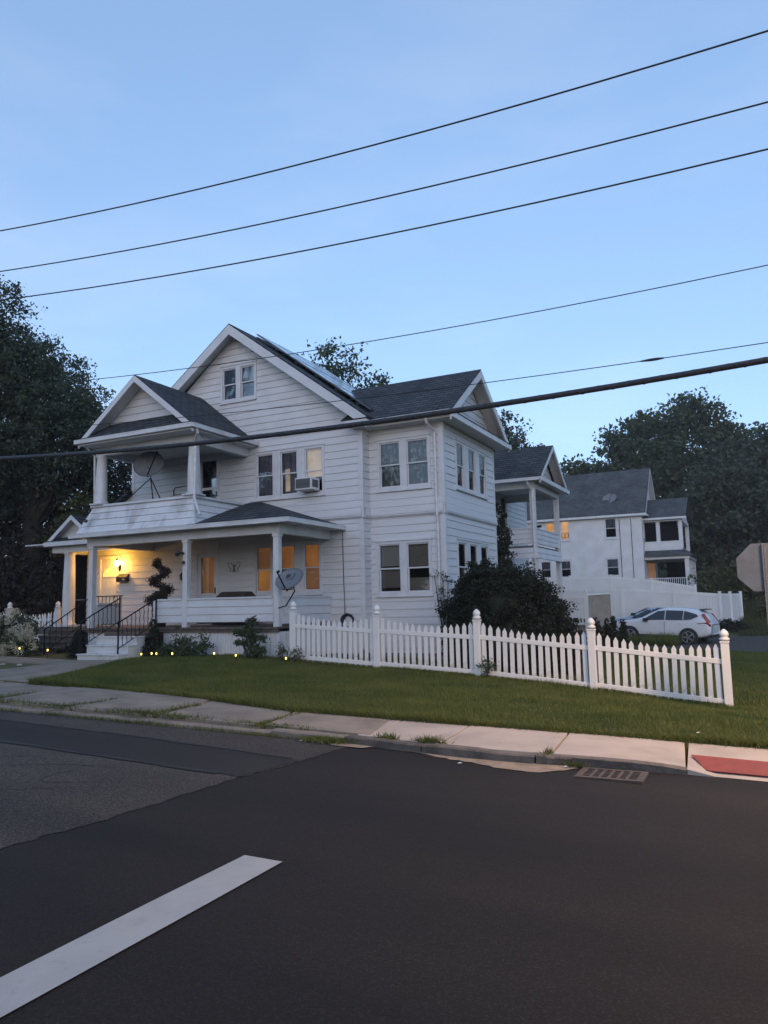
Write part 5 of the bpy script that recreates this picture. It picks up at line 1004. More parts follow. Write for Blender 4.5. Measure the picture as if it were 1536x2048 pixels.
hb_ = [(-18.9, 14.5, 1.0, .75, .5, .55), (-19.4, 14.4, .8, .6, .5, .5), (-18.5, 14.5, .7, .5, .4, .45)]
C = blob_leaves(hb_, 5000, 20, .09, .5); leaves('foliage', C, .09, 'leaf_mid', hy)
for i in range(70):
    b = hb_[i % 3]; d = rng.normal(size=3); d /= np.linalg.norm(d); d[1] = -abs(d[1]); c = np.array(b[:3])+d*np.array(b[3:6])*1.05
    if c[2] < .5: continue
    stuff(leaves('flower_head', c+np.clip(rng.normal(size=(130, 3)), -1.6, 1.6)*np.array([.06, .06, .075]), .05, 'flower_white', hy))
MB().tube([(-18.9, 14.5, .3), (-18.9, 14.5, 1.0)], .03, 5).build('stem', 'bark', hy)

# pale stones in the bed by the walk
for i in range(46):
    x, y = random.uniform(-17.6, -15.3), random.uniform(11.0, 12.2)
    if i % 3 == 0: x, y = random.uniform(-17.4, -16.4), random.uniform(12.4, 14.2) if False else random.uniform(11.3, 12.0)
    r = random.uniform(.03, .085); z = h(x, y)
    me = MB().lathe([(r*.6, -r*.3), (r, 0), (r*.8, r*.4), (r*.3, r*.6)], 7).data('pale_stone', 'pebble')
    o = obj('pale_stone', me, None, (x, y, z+.01), random.uniform(0, 3), (1, random.uniform(.6, 1), .7)); tag(o, 'pale stone lying loose in the bed beside the front walk', 'stone', 'pale stones beside the front walk')
# solar garden lights
def garden_light(label, x, y, hh=.2, group=None, big=False):
    z = h(x, y); t = thing('garden_light', label, 'garden light', (x, y, z), group)
    MB().tube([(x, y, z-.05), (x, y, z+hh)], .008, 5).build('stake', 'black_iron', t); MB().lathe([(.014, 0), (.020, .025), (.016, .055)], 8, (x, y, z+hh)).build('lens', 'garden_glow', t, smooth=True); MB().lathe([(.030, 0), (.02, .018), (.006, .024)], 8, (x, y, z+hh+.056)).build('cap', 'black_iron', t)
    l = bpy.data.lights.new('glow', 'POINT'); l.energy = .12; l.color = (1, .8, .3); l.shadow_soft_size = .03; lo = bpy.data.objects.new('glow', l); col.objects.link(lo); lo.parent = t; lo.location = (0, -.06, hh+.05)
garden_light('glowing garden light on a stake nearest the hydrangea', -17.95, 14.0, .22); garden_light('glowing garden light on a stake by the pale stone near the white steps', -16.75, 13.9, .22)
for x, y in ((-13.95, 14.35), (-13.8, 14.55), (-13.55, 14.45), (-12.95, 14.35), (-11.75, 14.45), (-11.0, 14.3), (-9.75, 14.5)): garden_light('small glowing garden light in the bed along the porch skirt', x, y, .10, 'garden lights along the porch bed')

# ------------------------------------------------------------------ overhead wires
def wire(label, pts, r, m='wire', y=8.3, name='overhead_wire', n=6, ext=True):
    xs = np.array([p[0] for p in pts]); zs = np.array([p[1] for p in pts]); c = np.polyfit(xs, zs, 2)
    c[0] = max(c[0], .002); X_ = np.linspace(-27.5, 15.5, 60); P = [(x, y, float(np.polyval(c, x))) for x in X_]
    o = MB().tube(P, r, n).build(name, m, smooth=True); return tag(o, label, 'wire'), c
wire('topmost overhead wire crossing the sky', [(-11.53, 8.25), (-7.06, 7.79), (-4, 7.58), (-1.82, 7.5), (.47, 7.44)], .0105)
wire('second overhead wire below the topmost one', [(-11.49, 7.49), (-5.31, 6.92), (-1.86, 6.71), (.42, 6.67)], .0095)
wire('third overhead wire just above the left tree top', [(-10.45, 6.85), (-5.31, 6.39), (-1.88, 6.22), (.38, 6.15)], .0095)
wire('thin overhead wire crossing the main gable window', [(-11.37, 5.39), (-7.13, 5.06), (-3.84, 4.93), (-1.39, 4.89), (.29, 4.93)], .0055)
_, c5 = wire('thin spliced overhead wire just above the thick cable', [(-9.1, 4.46), (-6.55, 4.3), (-4.68, 4.22), (-2.75, 4.16), (.23, 4.12)], .005)
tag(MB().tube([(x, 8.3, float(np.polyval(c5, x))) for x in (-1.0, -.9, -.83, -.76)], [.008, .016, .016, .008], 8).build('wire_splice', 'cable'), 'dark splice sleeve on the thin wire above the thick cable', 'splice')
_, c6 = wire('thick bundled cable passing before the bay gable', [(-11.29, 4.16), (-7.11, 3.93), (-5.66, 3.89), (-3.53, 3.87), (-1.17, 3.92), (.21, 3.93)], .034, 'cable', name='overhead_cable', n=8)
P = []
for i, x in enumerate(np.linspace(-27, 15, 900)): P.append((x, 8.3+.034*math.cos(i*.9), float(np.polyval(c6, x))+.034*math.sin(i*.9)))
lw = tag(MB().tube(P, .004, 4).build('lashing_wire', 'cable'), 'thin lashing strand spiralling round the thick bundled cable', 'wire')
for x, lab in ((-27.5, 'wooden utility pole up the street carrying the overhead wires'), (15.5, 'wooden utility pole past the side street carrying the overhead wires')):
    t = thing('utility_pole', lab, 'pole', (x, 8.3, zroad(x))); MB().tube([(x, 8.45, zroad(x)-.3), (x, 8.45, 10.6)], [.16, .11], 10).build('pole', 'pole_wood', t); MB().box(x-.06, x+.06, 7.4, 9.5, 9.2, 9.32).build('crossarm', 'pole_wood', t)

# ------------------------------------------------------------------ stop sign seen from behind
sg = thing('stop_sign', 'stop sign seen from behind on a perforated metal post', 'sign', (.06, 13.62, h(.06, 13.62)))
scx, scz, ra = .03, 2.05, .415
octp = [(scx+ra*math.cos(R(22.5+45*i)), 13.58, scz+ra*math.sin(R(22.5+45*i))) for i in range(8)]
MB().prism(octp, (0, .004, 0)).build('sign_plate', 'sign_back', sg); MB().prism([(x, 13.5845, z) for x, y, z in octp], (0, .001, 0)).build('red_face', 'red_pad', sg)
pz = h(.06, 13.62)
po = MB().box(.025, .085, 13.535, 13.575, pz-.2, scz+.38).build('post', 'galvanised', sg, bevel=.004)
hl = MB()
for i in range(int((scz+.36-pz)/.035)): hl.box(.048, .062, 13.5335, 13.5348, pz+.02+i*.035, pz+.034+i*.035)
stuff(hl.build('post_hole', 'hole_shade', po))
for z in (scz-.2, scz+.2): MB().tube([(.055, 13.53, z), (.055, 13.5345, z)], .012, 6).build('bolt', 'galvanised', sg)
# street lamp over the side street (its warm light falls on the right-hand grass and fence)
lp = thing('street_lamp', 'street lamp with warm light over the side street corner', 'street lamp', (5.2, 10.3, h(3.2, 10.3)))
MB().tube([(5.2, 10.3, -.5), (5.2, 10.3, 6.6), (4.9, 10.3, 7.0), (3.6, 10.3, 7.15)], [.09, .06, .05, .04], 8).build('pole', 'galvanised', lp); MB().lathe([(.05, 0), (.16, .04), (.18, .1), (.08, .18)], 10, (3.5, 10.3, 7.05)).build('head', 'galvanised', lp, smooth=True); MB().lathe([(.04, -.05), (.13, -.01), (.15, .03)], 10, (3.5, 10.3, 7.05)).build('lens', 'lamp_glow', lp, smooth=True)
sp = bpy.data.lights.new('street_light', 'SPOT'); sp.energy = 4000; sp.color = (1, .64, .38); sp.spot_size = R(150); sp.spot_blend = .6; sp.shadow_soft_size = .6
spo = bpy.data.objects.new('street_light', sp); col.objects.link(spo); spo.parent = lp; spo.location = Vector((3.5, 10.3, 6.95))-Vector(lp.location)

# ------------------------------------------------------------------ far house
fh = thing('far_house', 'second white clapboard house with grey roof behind the vinyl fences', 'house', (-13, 58, 1.5))
FX0, FX1, FY0, FY1, FZ0, FZE = -21.5, -7.4, 56.3, 63.7, 1.2, 7.65
fwin = [(-13.30, -12.50, 5.95, 7.50), (-14.4, -13.65, 6.0, 7.45), (-10.05, -9.10, 5.90, 7.48), (-10.08, -9.08, 3.15, 4.55), (-13.40, -12.50, 3.15, 4.55), (-16.6, -15.7, 3.15, 4.55), (-14.9, -14.0, 3.15, 4.55)]
def far_wall(P0, rz, L, z0, z1, holes):
    wl = wall_back('wall', P0, rz, L, z0, z1, inset(holes, 0, .05), fh); mt = RZ(rz, (P0[0], P0[1], 0)); mb = MB(); z = z0
    while z < z1:
        segs = [(0, L)]
        for a, b, c, d in holes:
            if c < z+.05 < d: segs = [q for s in segs for q in ([(s[0], min(s[1], a)), (max(s[0], b), s[1])]) if q[1]-q[0] > .02]
        for a, b in segs:
            k = len(mb.v); mb.v += [tuple(mt @ Vector(p)) for p in ((a, -.02, z), (b, -.02, z), (b, -.004, z+.108), (a, -.004, z+.108), (a, 0, z), (b, 0, z))]; mb.f += [(k, k+1, k+2, k+3), (k, k+4, k+5, k+1)]
        z += .108
    stuff(mb.build('siding', 'siding', wl)); return wl
far_wall((FX0, FY0), 0, FX1-FX0, FZ0, FZE, hol(fwin, FX0))
gwin = [(.35, .85, 5.9, 7.2), (1.15, 1.65, 5.9, 7.2)]
far_wall((FX1, FY0), R(90), FY1-FY0, FZ0, FZE, gwin)
wall_back('wall', (FX1, FY1), R(180), FX1-FX0, FZ0, FZE, [], fh); wall_back('wall', (FX0, FY1), R(-90), FY1-FY0, FZ0, FZE, [], fh)
def fwindow(P, rz, W, Hh, sh): return window_unit(P, rz, W, Hh, 1, fh, [sh], cas=.10)
for i, (a, b, c, d) in enumerate(fwin): fwindow((a, FY0, c), 0, b-a, d-c, [(.0, 1, 'lit_far')] if i < 2 else [(.45, 1, 'curtain_blue')])
for a, b, c, d in gwin: fwindow((FX1, FY0+a, c), R(90), b-a, d-c, [(.5, 1, 'shade_dark')])
gl_ = thing('bentwood_chair', 'dark scrollwork chair back silhouetted in the lit far window', 'chair', (-12.9, 56.4, 6.0))
for k in range(2): MB().tube([(-12.93+.13*math.cos(a)+(.11 if k else -.11), FY0+.05, 6.34+.17*math.sin(a)) for a in np.linspace(0, 2*math.pi, 12)], .02, 4).build('scroll', 'black_iron', gl_)
MB().tube([(-13.18, FY0+.05, 6.06), (-13.18, FY0+.05, 6.56), (-12.66, FY0+.05, 6.56), (-12.66, FY0+.05, 6.06)], .022, 4).build('back_frame', 'black_iron', gl_)
frc = (FY0+FY1)/2; frz = 11.45
def fz_(y): return frz-(frz-FZE)*abs(y-frc)/(frc-FY0+.35)
for s in (-1, 1): roof_slab('roof', [(FX0-.3, frc, frz), (FX1+.35, frc, frz), (FX1+.35, frc+s*(frc-FY0+.35), FZE), (FX0-.3, frc+s*(frc-FY0+.35), FZE)], 'roof_far', fh, .12)
MB().prism([(FX1, FY0, FZE), (FX1, FY1, FZE), (FX1, frc, frz-.2)], (-.1, 0, 0)).build('gable_wall', 'siding', fh)
mb = MB(); z = FZE
while z < frz-.3:
    e = (frc-FY0)*(z-FZE)/(frz-.2-FZE); mb.face([(FX1+.02, FY0+e, z), (FX1+.02, FY1-e, z), (FX1+.004, FY1-e-.1, z+.105), (FX1+.004, FY0+e+.1, z+.105)]); z += .108
stuff(mb.build('siding', 'siding', fh))
window_unit((FX1, frc-1.1, 8.5), R(90), .6, 1.3, 1, fh, [[(.5, 1, 'shade_dark')]])
for s in (-1, 1): rake((FX1+.35, frc+s*(frc-FY0+.35), FZE), (FX1+.35, frc, frz), (1, 0, 0), .16, soff=.33, parent=fh)
MB().box(FX0, FX1+.37, FY0-.38, FY0-.30, FZE-.20, FZE-.04).build('fascia', 'trim', fh); MB().box(FX0, FX1+.3, FY0-.30, FY0-.0, FZE-.18, FZE-.14).build('soffit', 'soffit', fh); MB().box(FX1, FX1+.4, FY0-.35, FY1+.35, FZE-.22, FZE-.10).build('fascia', 'trim', fh)
for x in (-8.95, -8.15): MB().tube([(x, FY0-.04, 7.3), (x, FY0-.04, 2.8)], .02, 4).build('service_conduit', 'wire', fh)
# far porch, two storeys
px0, px1, py0, py1 = FX1, -4.85, 57.0, 62.6
MB().box(px0, px1, py0, py1, 4.95, 5.1).build('porch_floor', 'trim', fh); MB().box(px0, px1+.5, py0-.3, py1, 1.9, 2.3).build('porch_floor', 'porch_wood', fh)
for x, y in ((px1-.2, py0), (px1-.2, py1-.2), (-6.55, py0+.0)): MB().box(x, x+.26, y, y+.26, 5.1, 7.1).build('porch_post', 'trim', fh)
for x, y in ((px1+.1, py0-.3), (px1+.1, 59.0), (px1+.1, 60.8), (px1+.1, py1-.25)): MB().box(x, x+.28, y, y+.28, 2.3, 4.35).build('porch_post', 'trim', fh)
MB().box(px0, px1+.06, py0-.05, py1+.05, 7.0, 7.25).build('porch_beam', 'trim', fh); MB().box(px0, px1+.46, py0-.4, py1+.1, 4.30, 4.52).build('porch_beam', 'trim', fh)
roof_slab('porch_roof', [(px0-.5, py0-.35, 7.27), (px1+.35, py0-.35, 7.27), (px1+.35, (py0+py1)/2, 8.95), (px0-.5, (py0+py1)/2, 8.95)], 'roof_far', fh, .1); roof_slab('porch_roof', [(px0-.5, (py0+py1)/2, 8.95), (px1+.35, (py0+py1)/2, 8.95), (px1+.35, py1+.35, 7.27), (px0-.5, py1+.35, 7.27)], 'roof_far', fh, .1)
MB().prism([(px1, py0, 7.25), (px1, py1, 7.25), (px1, (py0+py1)/2, 8.8)], (-.08, 0, 0)).build('porch_gable', 'siding', fh); MB().box(px0, px1+.4, py0-.42, py0-.34, 7.12, 7.26).build('fascia', 'trim', fh)
rail((px0, py0+.05), (px1, py0+.05), (0, -1, 0), 5.1, 5.55, 1, fh, True); 
roof_slab('porch_hip', [(px0, py0-.6, 4.55), (px1+.7, py0-.6, 4.55), (px1-.0, py0+.15, 5.05), (px0, py0+.15, 5.05)], 'roof_far', fh, .06); roof_slab('porch_hip', [(px1+.7, py0-.6, 4.55), (px1+.7, py1+.3, 4.55), (px1, py1+.2, 5.05), (px1, py0+.15, 5.05)], 'roof_far', fh, .06)
MB().box(px0+.05, px1-.3, py0+.35, py0+.38, 5.1, 7.0).build('porch_screen', 'black_door', fh); MB().box(px0+.9, px1-.1, py1-.6, py1-.55, 2.3, 4.3).build('porch_screen', 'black_door', fh)
MB().box(px0+.02, px0+.5, py0+1.2, py0+1.25, 2.6, 4.1).build('lit_window', 'lit_dim', fh)
fr = MB()
MB().box(px0, px1+.1, py0-.28, py0-.22, 2.92, 2.98).build('handrail', 'trim', fh)
for i in range(20): MB().box(px0+.05+i*.13, px0+.09+i*.13, py0-.27, py0-.23, 2.35, 2.92).build('baluster', 'trim', fh)
dish('satellite_dish', 'small satellite dish on the grey roof of the far house', (-9.7, 57.2, 9.0), (-.2, -.8, .5), .55, .45, ((-9.6, 57.6, 8.6), [[(-9.6, 57.9, 9.0), (-9.6, 57.3, 8.75)], [(-9.6, 57.9, 9.0), (-9.7, 57.5, 9.0)]]), (.3, .1, .4))

# ------------------------------------------------------------------ white vinyl fences
def vinyl(name, label, posts):
    t = thing(name, label, 'fence', posts[0][:3])
    for x, y, zb2, zt2 in posts:
        po = MB().box(x-.07, x+.07, y-.07, y+.07, zb2-.3, zt2+.08).build('post', 'white_vinyl', t); MB().box(x-.09, x+.09, y-.09, y+.09, zt2+.08, zt2+.115).build('post_cap', 'white_vinyl', po)
    for a, b in zip(posts[:-1], posts[1:]):
        d = (Vector(b[:2])-Vector(a[:2])).normalized(); A, B = Vector(a[:2])+d*.07, Vector(b[:2])-d*.07; n = Vector((-d.y, d.x))
        q = lambda p, z, k: (p.x+n.x*k, p.y+n.y*k, z)
        N = max(3, int((B-A).length/.15))
        for i in range(N):
            f0, f1 = i/N, (i+1)/N-.003; p0, p1 = A.lerp(B, f0), A.lerp(B, f1); z0 = a[2]+(b[2]-a[2])*f0; z1 = a[3]+(b[3]-a[3])*f0; z1b = a[3]+(b[3]-a[3])*f1
            MB().prism([q(p0, z0-.1, -.012), q(p1, z0-.1, -.012), q(p1, z1b-.12, -.012), q(p0, z1-.12, -.012)], (n.x*.024, n.y*.024, 0)).build('board', 'vinyl_panel', t)
        for dz0, dz1 in ((-.16, 0), ):
            MB().prism([q(A, a[3]+dz0, -.025), q(B, b[3]+dz0, -.025), q(B, b[3]+dz1, -.025), q(A, a[3]+dz1, -.025)], (n.x*.05, n.y*.05, 0)).build('rail', 'white_vinyl', t)
vinyl('vinyl_fence', 'tall white vinyl privacy fence right behind the parked cars', [(-11.4, 43.5, .35, 2.25), (-8.44, 43.5, .2, 2.18), (-7.0-.0, 43.5, .1, 2.14), (-4.3, 43.5, -.05, 1.95), (-2.05, 43.5, -.2, 1.75), (-1.6, 44.8, -.05, 1.74), (-1.12, 46.0, .05, 1.74)])
vinyl('vinyl_fence', 'upper white vinyl fence at the foot of the far house', [(-13.6, 50, 1.2, 3.05), (-11.27, 50, 1.2, 3.05), (-8.65, 50, 1.15, 3.02), (-6.2, 50, .9, 2.72), (-3.69, 50, .55, 2.26)])

# ------------------------------------------------------------------ rear deck
dk = thing('rear_deck', 'small raised deck with white balusters and a tan side panel', 'deck', (-6.5, 31, .2))
MB().box(-8.6, -6.18, 30.0, 32.2, .52, .60).build('deck_floor', 'porch_wood', dk); MB().box(-8.6, -6.2, 30.02, 30.05, -.4, .52).build('deck_skirt', 'foundation', dk)
MB().box(-8.6, -6.2, 29.98, 30.06, 1.68, 1.76).build('rail', 'white_vinyl', dk); MB().box(-8.6, -6.2, 29.98, 30.04, 1.40, 1.66).build('upper_panel', 'trim', dk); MB().box(-8.6, -6.2, 29.98, 30.06, .62, .70).build('rail', 'white_vinyl', dk)
for i in range(18): MB().box(-8.55+i*.135, -8.50+i*.135, 30.0, 30.04, .70, 1.40).build('baluster', 'white_vinyl', dk)
MB().box(-6.26, -6.12, 29.95, 30.09, -.4, 1.86).build('post', 'white_vinyl', dk); MB().lathe([(.04, 0), (.07, .04), (.05, .1), (.01, .13)], 10, (-6.19, 30.02, 1.86)).build('post_cap', 'white_vinyl', dk, smooth=True)
M['tan_panel'] = mat('tan_panel', (.36, .30, .24), .8, (.28, .235, .19), 3, 6)
MB().prism([(-6.12, 30.05, .42), (-5.5, 31.2, .42), (-5.5, 31.2, 1.78), (-6.12, 30.05, 1.74)], (.02, .03, 0)).build('side_panel', 'tan_panel', dk); MB().prism([(-6.12, 30.03, 1.74), (-5.48, 31.2, 1.79), (-5.48, 31.2, 1.84), (-6.12, 30.03, 1.80)], (.06, .03, 0)).build('panel_cap', 'white_vinyl', dk)

# ------------------------------------------------------------------ cars
def car(name, label, loc, rz, pitch, paint, sedan=False):
    t = thing(name, label, 'car', loc); t.rotation_euler = (0, pitch, rz)
    # local: front toward -x, centre at 0, wheels at z=0
    L = 4.6; hw_ = .93
    if not sedan:
        # x, bottom, belt, roof, half width low, half width belt, half width roof
        S = [(-2.28, .45, .72, .72, .62, .60, .60), (-2.2, .30, .88, .90, .78, .76, .72), (-1.9, .26, .98, 1.00, .89, .86, .78), (-1.3, .26, 1.03, 1.06, .92, .89, .78), (-.95, .26, 1.05, 1.12, .93, .91, .76), (-.55, .26, 1.05, 1.40, .93, .92, .66), (-.15, .26, 1.06, 1.60, .93, .92, .62), (.3, .26, 1.06, 1.67, .93, .92, .62), (.9, .26, 1.07, 1.67, .93, .92, .62), (1.4, .26, 1.09, 1.64, .93, .92, .61), (1.75, .28, 1.14, 1.58, .92, .91, .60), (2.0, .34, 1.16, 1.42, .89, .88, .60), (2.18, .40, 1.08, 1.18, .84, .82, .66), (2.28, .48, .90, .94, .76, .72, .66)]
    else:
        S = [(-2.28, .42, .62, .62, .6, .58, .58), (-2.1, .28, .74, .76, .80, .78, .70), (-1.4, .24, .86, .90, .88, .86, .76), (-.9, .24, .90, .95, .90, .88, .76), (-.5, .24, .92, 1.18, .90, .89, .66), (0, .24, .93, 1.40, .90, .89, .58), (.5, .24, .94, 1.44, .90, .89, .57), (1.0, .24, .95, 1.38, .90, .89, .57), (1.5, .26, .98, 1.14, .89, .88, .64), (2.0, .32, .98, 1.02, .86, .84, .70), (2.28, .45, .80, .82, .72, .70, .64)]
    mb = MB(); sec = []
    for x, b, bl, rf, wl, wb_, wr_ in S:
        half = [(wl*.86, b), (wl, b+.10), (wl+.01, (b+bl)/2), (wb_, bl), (wb_*.35+wr_*.65, bl+(rf-bl)*.62), (wr_, rf-.03 if rf-bl > .1 else rf-.005), (wr_*.55, rf+.012)]
        sec.append([(x, -y, z) for y, z in half]+[(x, y, z) for y, z in half[::-1]])
    n = len(sec[0])
    for s_ in sec: mb.v += s_
    for i in range(len(sec)-1):
        for j in range(n): a = i*n+j; b = i*n+(j+1) % n; mb.f.append((a, b, b+n, a+n))
    mb.f += [tuple(range(n)), tuple(range((len(sec)-1)*n, len(sec)*n))[::-1]]
    def addp(m_, nm, mt, sm=False, par=t):
        o = bpy.data.objects.new(nm, m_.data(nm, mt, sm)); col.objects.link(o); o.parent = par; return o
    body = addp(mb, 'body', paint, True); sub = body.modifiers.new('sub', 'SUBSURF'); sub.levels = 1; sub.render_levels = 2
    def at(x, f, k=.012):     # point on the upper side between belt and roof
        xs_ = [s[0] for s in S]; g_ = lambda q: float(np.interp(x, xs_, [s[q] for s in S])); bl, rf, wb_, wr_ = g_(2), g_(3), g_(5), g_(6)
        return wb_*(1-f)+wr_*f*1.0+k+.02*math.sin(math.pi*f), bl+(rf-bl)*f
    def glass(pts, nm='side_window', mt='car_glass'):
        for s_ in (-1, 1):
            g_ = MB(); g_.face([(x, s_*at(x, f)[0], at(x, f)[1]) for x, f in (pts if s_ < 0 else pts[::-1])]); addp(g_, nm, mt)
    if not sedan:
        glass([(-.80, .10), (.22, .08), (.22, .80), (-.12, .80), (-.45, .62)]); glass([(.27, .08), (1.05, .08), (1.05, .80), (.27, .80)]); glass([(1.09, .08), (1.42, .12), (1.74, .40), (1.60, .60), (1.09, .80)])
        wsx = [(-.98, -.62, 1.10), (-.98, .62, 1.10), (-.22, .52, 1.60), (-.22, -.52, 1.60)]
    else:
        glass([(-.75, .10), (.20, .08), (.20, .82), (-.05, .82), (-.45, .55)]); glass([(.25, .08), (1.35, .15), (.95, .80), (.25, .82)])
        wsx = [(-.9, -.62, .97), (-.9, .62, .97), (-.05, .5, 1.40), (-.05, -.5, 1.40)]
    addp(MB().face([(x, y, z+.02) for x, y, z in wsx]), 'windscreen', 'car_glass')
    for s_ in (-1, 1):
        for wx in (-1.38, 1.30):
            wr_ = .345 if not sedan else .32
            rot = Matrix.Translation((wx, s_*(hw_-.10), wr_)) @ Matrix.Rotation(R(90), 4, 'X')
            ar = addp(MB().lathe([(wr_+.085, -.11), (wr_+.085, .118), (wr_+.05, .125)], 22).xf(rot), 'wheel_arch', 'car_trim')
            ty = addp(MB().lathe([(wr_-.05, -.115), (wr_, -.10), (wr_, .10), (wr_-.04, .13), (wr_-.10, .135)], 24).xf(Matrix.Translation((0, s_*.02, 0)) @ rot), 'wheel', 'tyre')
            for k in range(5):
                a = R(72*k+20); sp_ = MB().box(-.035, .035, .03, wr_-.09, -.004, .012); sp_.xf(Matrix.Translation((0, s_*.03, 0)) @ rot @ Matrix.Translation((0, 0, -s_*.137)) @ Matrix.Rotation(a, 4, 'Z')); addp(sp_, 'spoke', 'alloy', par=ty)
            rm = MB().tube([((wr_-.085)*math.cos(q), (wr_-.085)*math.sin(q), 0) for q in np.linspace(0, 2*math.pi, 22)], .012, 4); rm.xf(Matrix.Translation((0, s_*.03, 0)) @ rot @ Matrix.Translation((0, 0, -s_*.135))); addp(rm, 'rim', 'alloy', par=ty)
        m_ = MB().box(-.72, -.52, s_*.93, s_*1.08, 1.02, 1.16); addp(m_, 'mirror', 'car_trim')
        for hx in ((-.02, .16), (.82, 1.0)): addp(MB().box(hx[0], hx[1], s_*.925, s_*.952, .945, .97), 'door_handle', paint)
        tl = MB()
        y = lambda x, z: s_*(float(np.interp(x, [s[0] for s in S], [s[5] for s in S]))+.015)
        if not sedan:
            tl.prism([(1.66, s_*.925, .98), (2.12, s_*.875, 1.05), (2.26, s_*.80, .96), (2.27, s_*.80, .86), (2.0, s_*.91, .90)], (0, -s_*.06, 0)); addp(tl, 'tail_light', 'tail_red')
            addp(MB().prism([(1.86, s_*.80, 1.42), (1.98, s_*.78, 1.42), (2.24, s_*.80, 1.05), (2.10, s_*.86, 1.03)], (0, -s_*.10, 0)), 'tail_light', 'tail_red')
        addp(MB().box(-1.0, .95, s_*.90, s_*.955, .27, .40), 'sill_trim', 'car_trim')
        addp(MB().box(-.9+1.13, -.9+1.136, s_*.92, s_*.948, .42, 1.04), 'door_gap', 'car_trim')
    addp(MB().box(2.0, 2.28, -.75, .75, .36, .46), 'bumper_trim', 'car_trim'); addp(MB().box(1.72, 2.02, -.55, .55, 1.60, 1.635), 'roof_spoiler', 'car_trim') if not sedan else None
    addp(MB().box(2.285, 2.295, -.26, .26, .70, .84), 'number_plate', 'plate')
    return t
car('parked_car', 'white compact SUV parked by the white vinyl fence', (-4.35, 38.75, h(-3.5, 38.5)+.04), R(-10), R(2.2), 'car_white')
car('parked_car', 'silver sedan parked beyond the white SUV', (-5.3, 41.1, h(-5.3, 41)+.05), R(-4), R(1), 'car_silver', True)

# ------------------------------------------------------------------ grass
def inside(poly, x, y):
    c = np.zeros(len(x), bool); j = len(poly)-1
    for i in range(len(poly)):
        xi, yi = poly[i]; xj, yj = poly[j]; c ^= ((yi > y) != (yj > y)) & (x < (xj-xi)*(y-yi)/(yj-yi+1e-12)+xi); j = i
    return c
def blades(name, X_, Y_, Z_, hgt, wid, m, label, lean=.45):
    n = len(X_); a = rng.random(n)*2*math.pi; d = np.stack([np.cos(a), np.sin(a), np.zeros(n)], 1); nz = .5+.25*(np.sin(X_*1.7+Y_*.9)+np.sin(X_*.8-Y_*2.3+1.3)*.7+np.sin(X_*4.1+Y_*3.3)*.5); hh = hgt*(.45+.9*rng.random(n))*(.65+.7*nz); ww = wid*(.6+.8*rng.random(n))
    B = np.stack([X_, Y_, Z_-.005], 1); ln = rng.normal(size=(n, 2))*lean*hh[:, None]; T = B+np.concatenate([ln, hh[:, None]], 1)
    V = np.stack([B-d*ww[:, None]*.5, B+d*ww[:, None]*.5, T], 1).reshape(-1, 3); o = npmesh(name, V, np.arange(3*n).reshape(n, 3), m); stuff(o); tag(o, label, 'grass'); return o
lawn = [(-11.75, 9.40), (-9.7, 9.40), (-7.4, 9.07), (-5.7, 8.68), (-4.15, 8.66), (-2, 8.72), (-.8, 8.72), (3.3, 8.68), (3.3, 33), (-6, 33), (-7.2, 22), (-7.2, 18.2), (-9.5, 17.8), (-10.5, 15.35), (-14.2, 15.35), (-14.2, 13.85), (-13.22, 12.3), (-12.57, 11.0), (-12.12, 9.9)]
def scatter(n, x0, x1, y0, y1, poly, power=1.0):
    x = x0+(x1-x0)*rng.random(n); y = y0+(y1-y0)*rng.random(n)**power; k = inside(poly, x, y); return x[k], y[k]
x1_, y1_ = scatter(360000, -14.5, 3.3, 8.4, 16, lawn, 1.15); x1_ = x1_+rng.normal(size=len(x1_))*.03; y1_ = y1_+rng.normal(size=len(x1_))*.03
blades('lawn_grass', x1_, y1_, H(x1_, y1_, False), .055, .010, 'grass_blade', 'short green lawn between the pavement and the picket fence')
x2_, y2_ = scatter(120000, -10, 3.3, 15.5, 33, lawn); blades('side_grass', x2_, y2_, H(x2_, y2_), .10, .022, 'grass_blade', 'longer grass of the side yard beyond the picket fence')
bank = [(-8.5, 33), (3.2, 33), (3.2, 37.2), (-2.6, 36.6), (-3.2, 36.9), (-8.5, 37.8)]
x3_, y3_ = scatter(14000, -8.5, -3.6, 35.0, 37.6, bank); blades('bank_grass', x3_, y3_, H(x3_, y3_), .42, .035, 'grass_blade', 'tall unmown grass in front of the parked white car')
hill = [(-1.2, 41), (3.3, 41), (3.3, 60), (-1, 60)]
x4_, y4_ = scatter(24000, -1.2, 3.3, 41, 60, hill); blades('hill_grass', x4_, y4_, H(x4_, y4_), .25, .05, 'leaf_olive', 'rough grass on the slope right of the white fence')
# ragged lawn edge, fence-line tufts and weeds in the pavement joints
ex_, ey_ = [], []
for (a, b) in zip(lawn[:7], lawn[1:8]):
    n = int(1400*math.hypot(b[0]-a[0], b[1]-a[1])); s = rng.random(n); ex_.append(a[0]+(b[0]-a[0])*s); ey_.append(a[1]+(b[1]-a[1])*s+rng.normal(size=n)*.035+.02)
s = rng.random(9000); ex_.append(-9.9+9.2*s); ey_.append(15.05+rng.normal(size=9000)*.06)
ex_ = np.concatenate(ex_); ey_ = np.concatenate(ey_); blades('edge_grass', ex_, ey_, H(ex_, ey_, False), .085, .011, 'grass_blade', 'ragged taller grass along the lawn edge and fence line', .6)
wx_, wy_, wz_ = [], [], []
def weed(cx, cy, sx, sy, n, dz): wx_.append(cx+rng.normal(size=n)*sx); wy_.append(cy+rng.normal(size=n)*sy); wz_.append(np.full(n, zroad(cx)+dz))
for j in olds[1:-1]:
    for k in range(5): weed(j+random.uniform(-.05, .08), 7.7+k*.2, .02, .07, 60, .08)
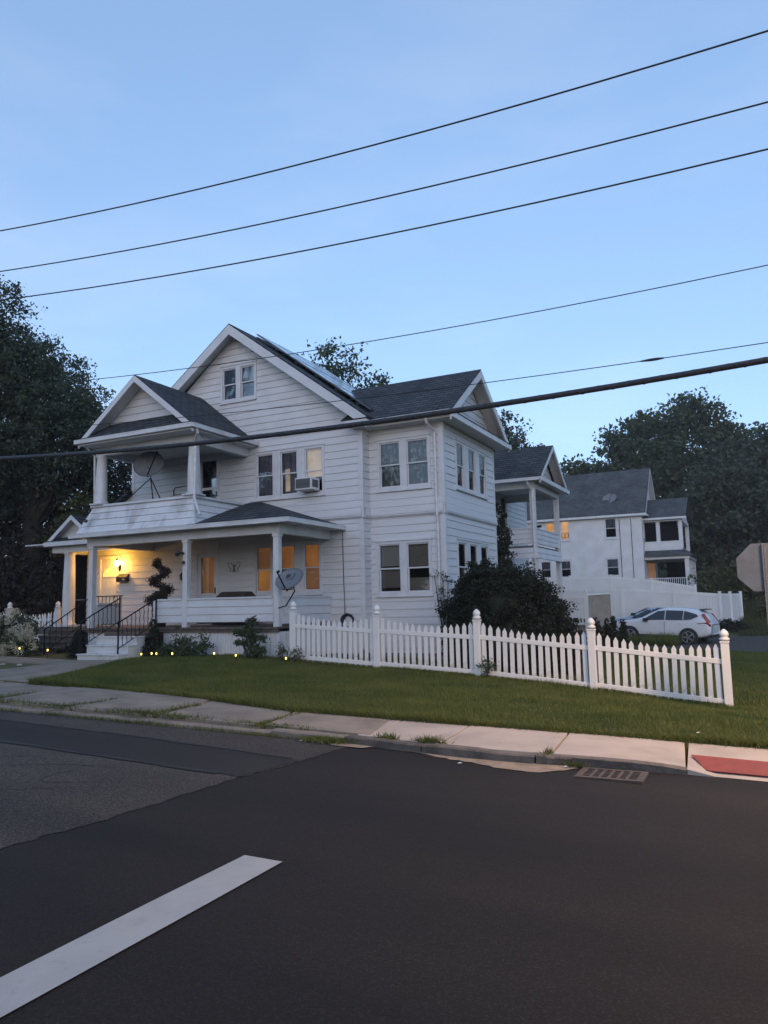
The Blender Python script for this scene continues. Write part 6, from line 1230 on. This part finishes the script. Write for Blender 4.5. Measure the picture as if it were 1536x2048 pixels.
for cx, sx in ((-10.2, .5), (-9.2, .35), (-7.9, .4), (-7.4, .3), (-6.8, .3), (-5.6, .4), (-5.25, .3), (-12, .6)): weed(cx, 7.68, sx*.8, .045, 330, .075)
for cx in (-4.5, -4.62, -4.35): weed(cx, 7.45, .10, .07, 420, .02)
for cx in (-3.75, -3.3, -3.2): weed(cx, 7.53, .07, .025, 150, .085)
for cx in np.arange(-9.5, -4.6, .55): weed(cx+random.uniform(-.2, .2), 7.43, .2, .018, 80, .01)
weed(-1.72, 7.38, .06, .02, 60, .02); weed(-2.0, 7.5, .02, .05, 50, .085)
wx_, wy_, wz_ = map(np.concatenate, (wx_, wy_, wz_)); blades('pavement_weeds', wx_, wy_, wz_, .06, .011, 'grass_blade', 'weeds growing in the cracked pavement joints and along the kerb', .7)
# litter in the gutter
for x, y, z, lab in ((-4.75, 7.32, zroad(-4.75)+.012, 'scrap of white litter in the kerb weeds'), (-2.75, 7.02, zroad(-2.75)+.012, 'thin white litter strip on the gutter sand'), (-1.8, 7.3, zroad(-1.8)+.014, 'crumpled white scrap beside the drain grate'), (-.75, 8.95, h(-.75, 8.95)+.06, 'curled white scrap on the grass above the red pad')):
    mb = MB(); mb.v = [(x, y, z), (x+.035, y+.006, z+.008), (x+.042, y+.02, z+.003), (x+.018, y+.024, z+.012), (x-.006, y+.014, z+.004)]; mb.f = [(0, 1, 2, 3), (0, 3, 4)]; tag(mb.build('litter', 'plate'), lab, 'litter')

# ------------------------------------------------------------------ evening haze
hz = bpy.data.materials.new('haze_air'); hz.use_nodes = True; n = hz.node_tree.nodes; n.clear(); o_ = n.new('ShaderNodeOutputMaterial'); v_ = n.new('ShaderNodeVolumePrincipled')
v_.inputs['Color'].default_value = (.86, .92, 1, 1); v_.inputs['Density'].default_value = .0006; hz.node_tree.links.new(v_.outputs[0], o_.inputs['Volume']); M['haze_air'] = hz
hb2 = stuff(MB().box(-95, 70, -45, 125, -4, 27).build('haze', 'haze_air')); tag(hb2, 'thin evening haze over the street and houses', 'haze')
sc.cycles.volume_bounces = 0; sc.cycles.volume_max_steps = 64
